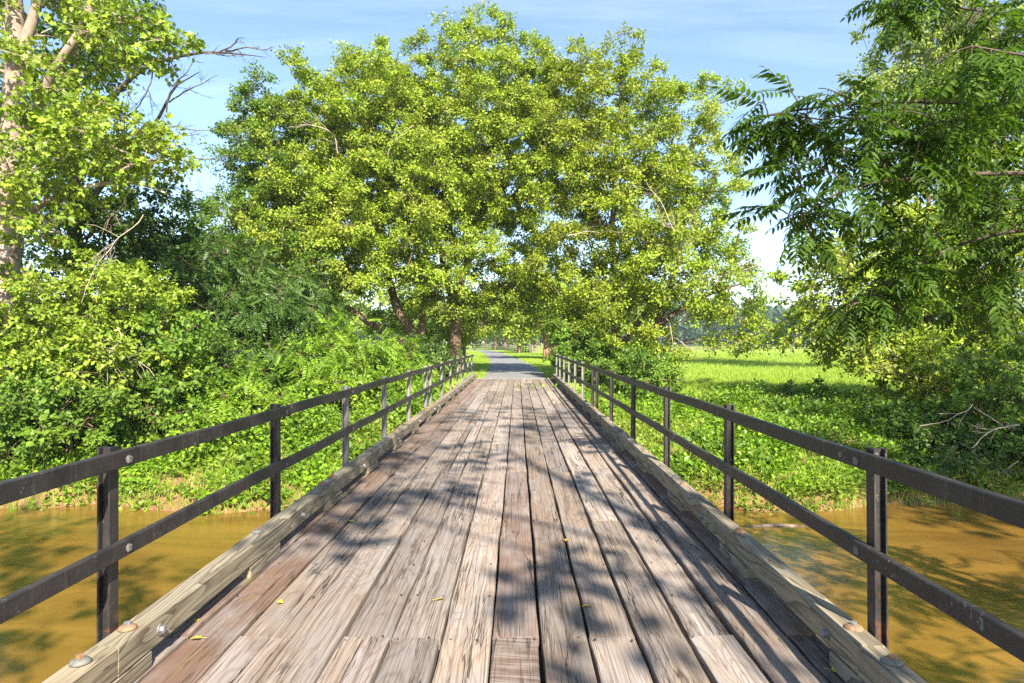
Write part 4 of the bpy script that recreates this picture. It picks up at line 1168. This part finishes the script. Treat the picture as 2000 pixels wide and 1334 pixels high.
tree('maple_tree', 'slender tree at the left roadside behind the upright maple', 'tree',
     [tk((rb, .22), (at(905, 650, 52), .18), (at(900, 600, 52), .1), (at(900, 540, 52), .04))],
     [e(900, 600, 52, 40, 40, 60), e(870, 640, 53, 40, 30, 30), e(930, 620, 55, 30, 24, 20)],
     112, leaf='far', per=90, rc=.8, L=.2, W=.15)

def fence(name, label, pts, spacing, mat, boards, hgt):
    P = resample(np.array([[x, y, gz(x, y)] for x, y in pts]), spacing)
    o = tag(empty(name, P[0]), label, 'fence')
    pm = MB(); pm.box(-.07, .07, -.07, .07, -.2, hgt + .08, .01); pm = pm.build('post', M[mat])
    for p in P: obj('post', pm, o, p - P[0])
    for z in boards:
        mb = MB()
        V = []
        Q = P - P[0]
        T = unit(np.gradient(Q, axis=0)); Nn = np.stack([T[:, 1], -T[:, 0], 0 * T[:, 0]], -1)
        off = Nn * .09
        for dz, dn in ((-.07, 0), (.07, 0), (.07, 1), (-.07, 1)):
            V.append(Q + off + Nn * .03 * dn + np.array([0, 0, z + dz]))
        V = np.stack(V, 1); n = len(Q)
        q = [(r_ * 4 + i_, r_ * 4 + (i_ + 1) % 4, (r_ + 1) * 4 + (i_ + 1) % 4, (r_ + 1) * 4 + i_) for r_ in range(n - 1) for i_ in range(4)]
        mb.add(V.reshape(-1, 3), [q]); obj('board', mb.build('board', M[mat]), o)
fence('board_fence', 'four-board grey fence following the row of trees along the road', [(2.2, 103), (.9, 112), (-2.0, 140), (-6.5, 178), (-14, 215)], 2.6, 'grey_board', (.25, .55, .85, 1.15), 1.2)
fence('board_fence', 'dark board fence running from the double trunked maple into the meadow', [(2.4, 102.6), (12, 112), (24, 126)], 2.8, 'grey_board', (.35, .75, 1.15), 1.2)
fence('board_fence', 'long dark three-board fence across the back of the meadow', [(26, 150), (60, 152), (112, 150)], 3.0, 'black_board', (.35, .75, 1.15), 1.25)

# far wood
rng = np.random.RandomState(131)
n = 900
x = rng.uniform(-420, 420, n); y = 330 + rng.rand(n) * 70 + .05 * np.abs(x)
hh = rng.uniform(13, 22, n) * (1 + .2 * np.sin(x * .02))
mb = MB()
per = 90
d = rsph(n * per, rng).reshape(n, per, 3)
C = np.stack([x, y, hh * .55], -1)
p = C[:, None, :] + d * np.stack([hh * .34, hh * .34, hh * .5], -1)[:, None, :] * rng.uniform(.6, 1.05, (n, per, 1))
nn = unit(d + rng.normal(0, .4, (n, per, 3)) + np.array([0, 0, .3])); ld = unit(rng.normal(0, 1, (n, per, 3)))
V, t3 = kites(p.reshape(-1, 3), ld.reshape(-1, 3), nn.reshape(-1, 3), 3.0, 2.6)
mb.add(V, [t3])
P0 = np.stack([x, y, 0 * x - .5], -1); V, q = spikes(P0, P0 + np.array([0, 0, 9.]), .35, .15); mb.add(V, [q])
tag(obj('distant_wood', mb.build('distant_wood', M['wood_far'])), 'bluish distant wood along the far side of the fields', 'wood', kind='stuff')

HAZE = .00025
if HAZE:
    mb = MB(); mb.box(-2600, 2600, -2600, 2600, -5, 45)
    t = NT('haze_air')
    o_ = t.n('ShaderNodeOutputMaterial')
    v_ = t.n('ShaderNodeVolumePrincipled', i={'Color': (.80, .88, 1.0, 1), 'Density': HAZE, 'Anisotropy': .0})
    t.t.links.new(v_.outputs[0], o_.inputs['Volume'])
    tag(obj('haze', mb.build('haze', t.m)), 'thin bluish summer haze over the far fields', 'haze', kind='stuff')
# ------------------------------------------------------------------ light, sky, camera
AZ, EL = 17.0, 40.0
s_ = Vector((math.sin(rad(AZ)) * math.cos(rad(EL)), -math.cos(rad(AZ)) * math.cos(rad(EL)), math.sin(rad(EL))))
ld = bpy.data.lights.new('sun', 'SUN'); ld.energy = 5.0; ld.angle = rad(.53); ld.color = (1.0, .93, .80)
lo = bpy.data.objects.new('sun', ld); COL.objects.link(lo)
lo.rotation_euler = (-s_).to_track_quat('-Z', 'Y').to_euler()

w = bpy.data.worlds.new('World'); S.world = w; w.use_nodes = True
t = NT('w', w)
sky = t.n('ShaderNodeTexSky', sky_type='NISHITA', sun_disc=False, sun_elevation=rad(EL), sun_rotation=rad(180 - AZ), air_density=1.0, dust_density=.6, ozone_density=2.4)
gen = t.n('ShaderNodeTexCoord').outputs['Generated']
sp = t.n('ShaderNodeSeparateXYZ', i={0: gen})
zc = t.math('MAXIMUM', sp.outputs[2], .04)
pl = t.n('ShaderNodeCombineXYZ', i={0: t.math('DIVIDE', sp.outputs[0], zc), 1: t.math('DIVIDE', sp.outputs[1], zc), 2: 0.0}).outputs[0]
cl = t.noise(t.map(pl, (.42, 1.5, 1), (3.1, 1.7, 0)), 1.0, 7, .62, .9)
cl = t.math('MULTIPLY', t.rng(cl, .50, .85, 0, .20), t.rng(sp.outputs[2], .02, .2, .9, .75))
c = t.mix(cl, sky.outputs[0], (9.5, 10.0, 10.8))
bg = t.n('ShaderNodeBackground', i={'Color': c, 'Strength': .10})
wo = t.n('ShaderNodeOutputWorld'); t.t.links.new(bg.outputs[0], wo.inputs[0])

cd = bpy.data.cameras.new('camera'); co = bpy.data.objects.new('camera', cd); COL.objects.link(co)
co.location = (CAMX, 0, CAMZ); co.rotation_euler = (rad(90), 0, 0)
cd.sensor_width = 36; cd.lens = 36 * F / 2000; cd.shift_x = -.005; cd.shift_y = .001
cd.clip_start = .05; cd.clip_end = 5000
S.camera = co
vs = S.view_settings
vs.view_transform = 'Standard'; vs.look = 'None'; vs.gamma = 1; vs.use_curve_mapping = False; vs.exposure = 1.55
S.cycles.max_bounces = 6; S.cycles.diffuse_bounces = 2; S.cycles.transmission_bounces = 3; S.cycles.glossy_bounces = 2
S.cycles.use_denoising = False; S.cycles.denoiser = 'OPENIMAGEDENOISE'; S.cycles.denoising_input_passes = 'RGB_ALBEDO_NORMAL'; S.cycles.denoising_prefilter = 'ACCURATE'
S.cycles.sample_clamp_indirect = 4
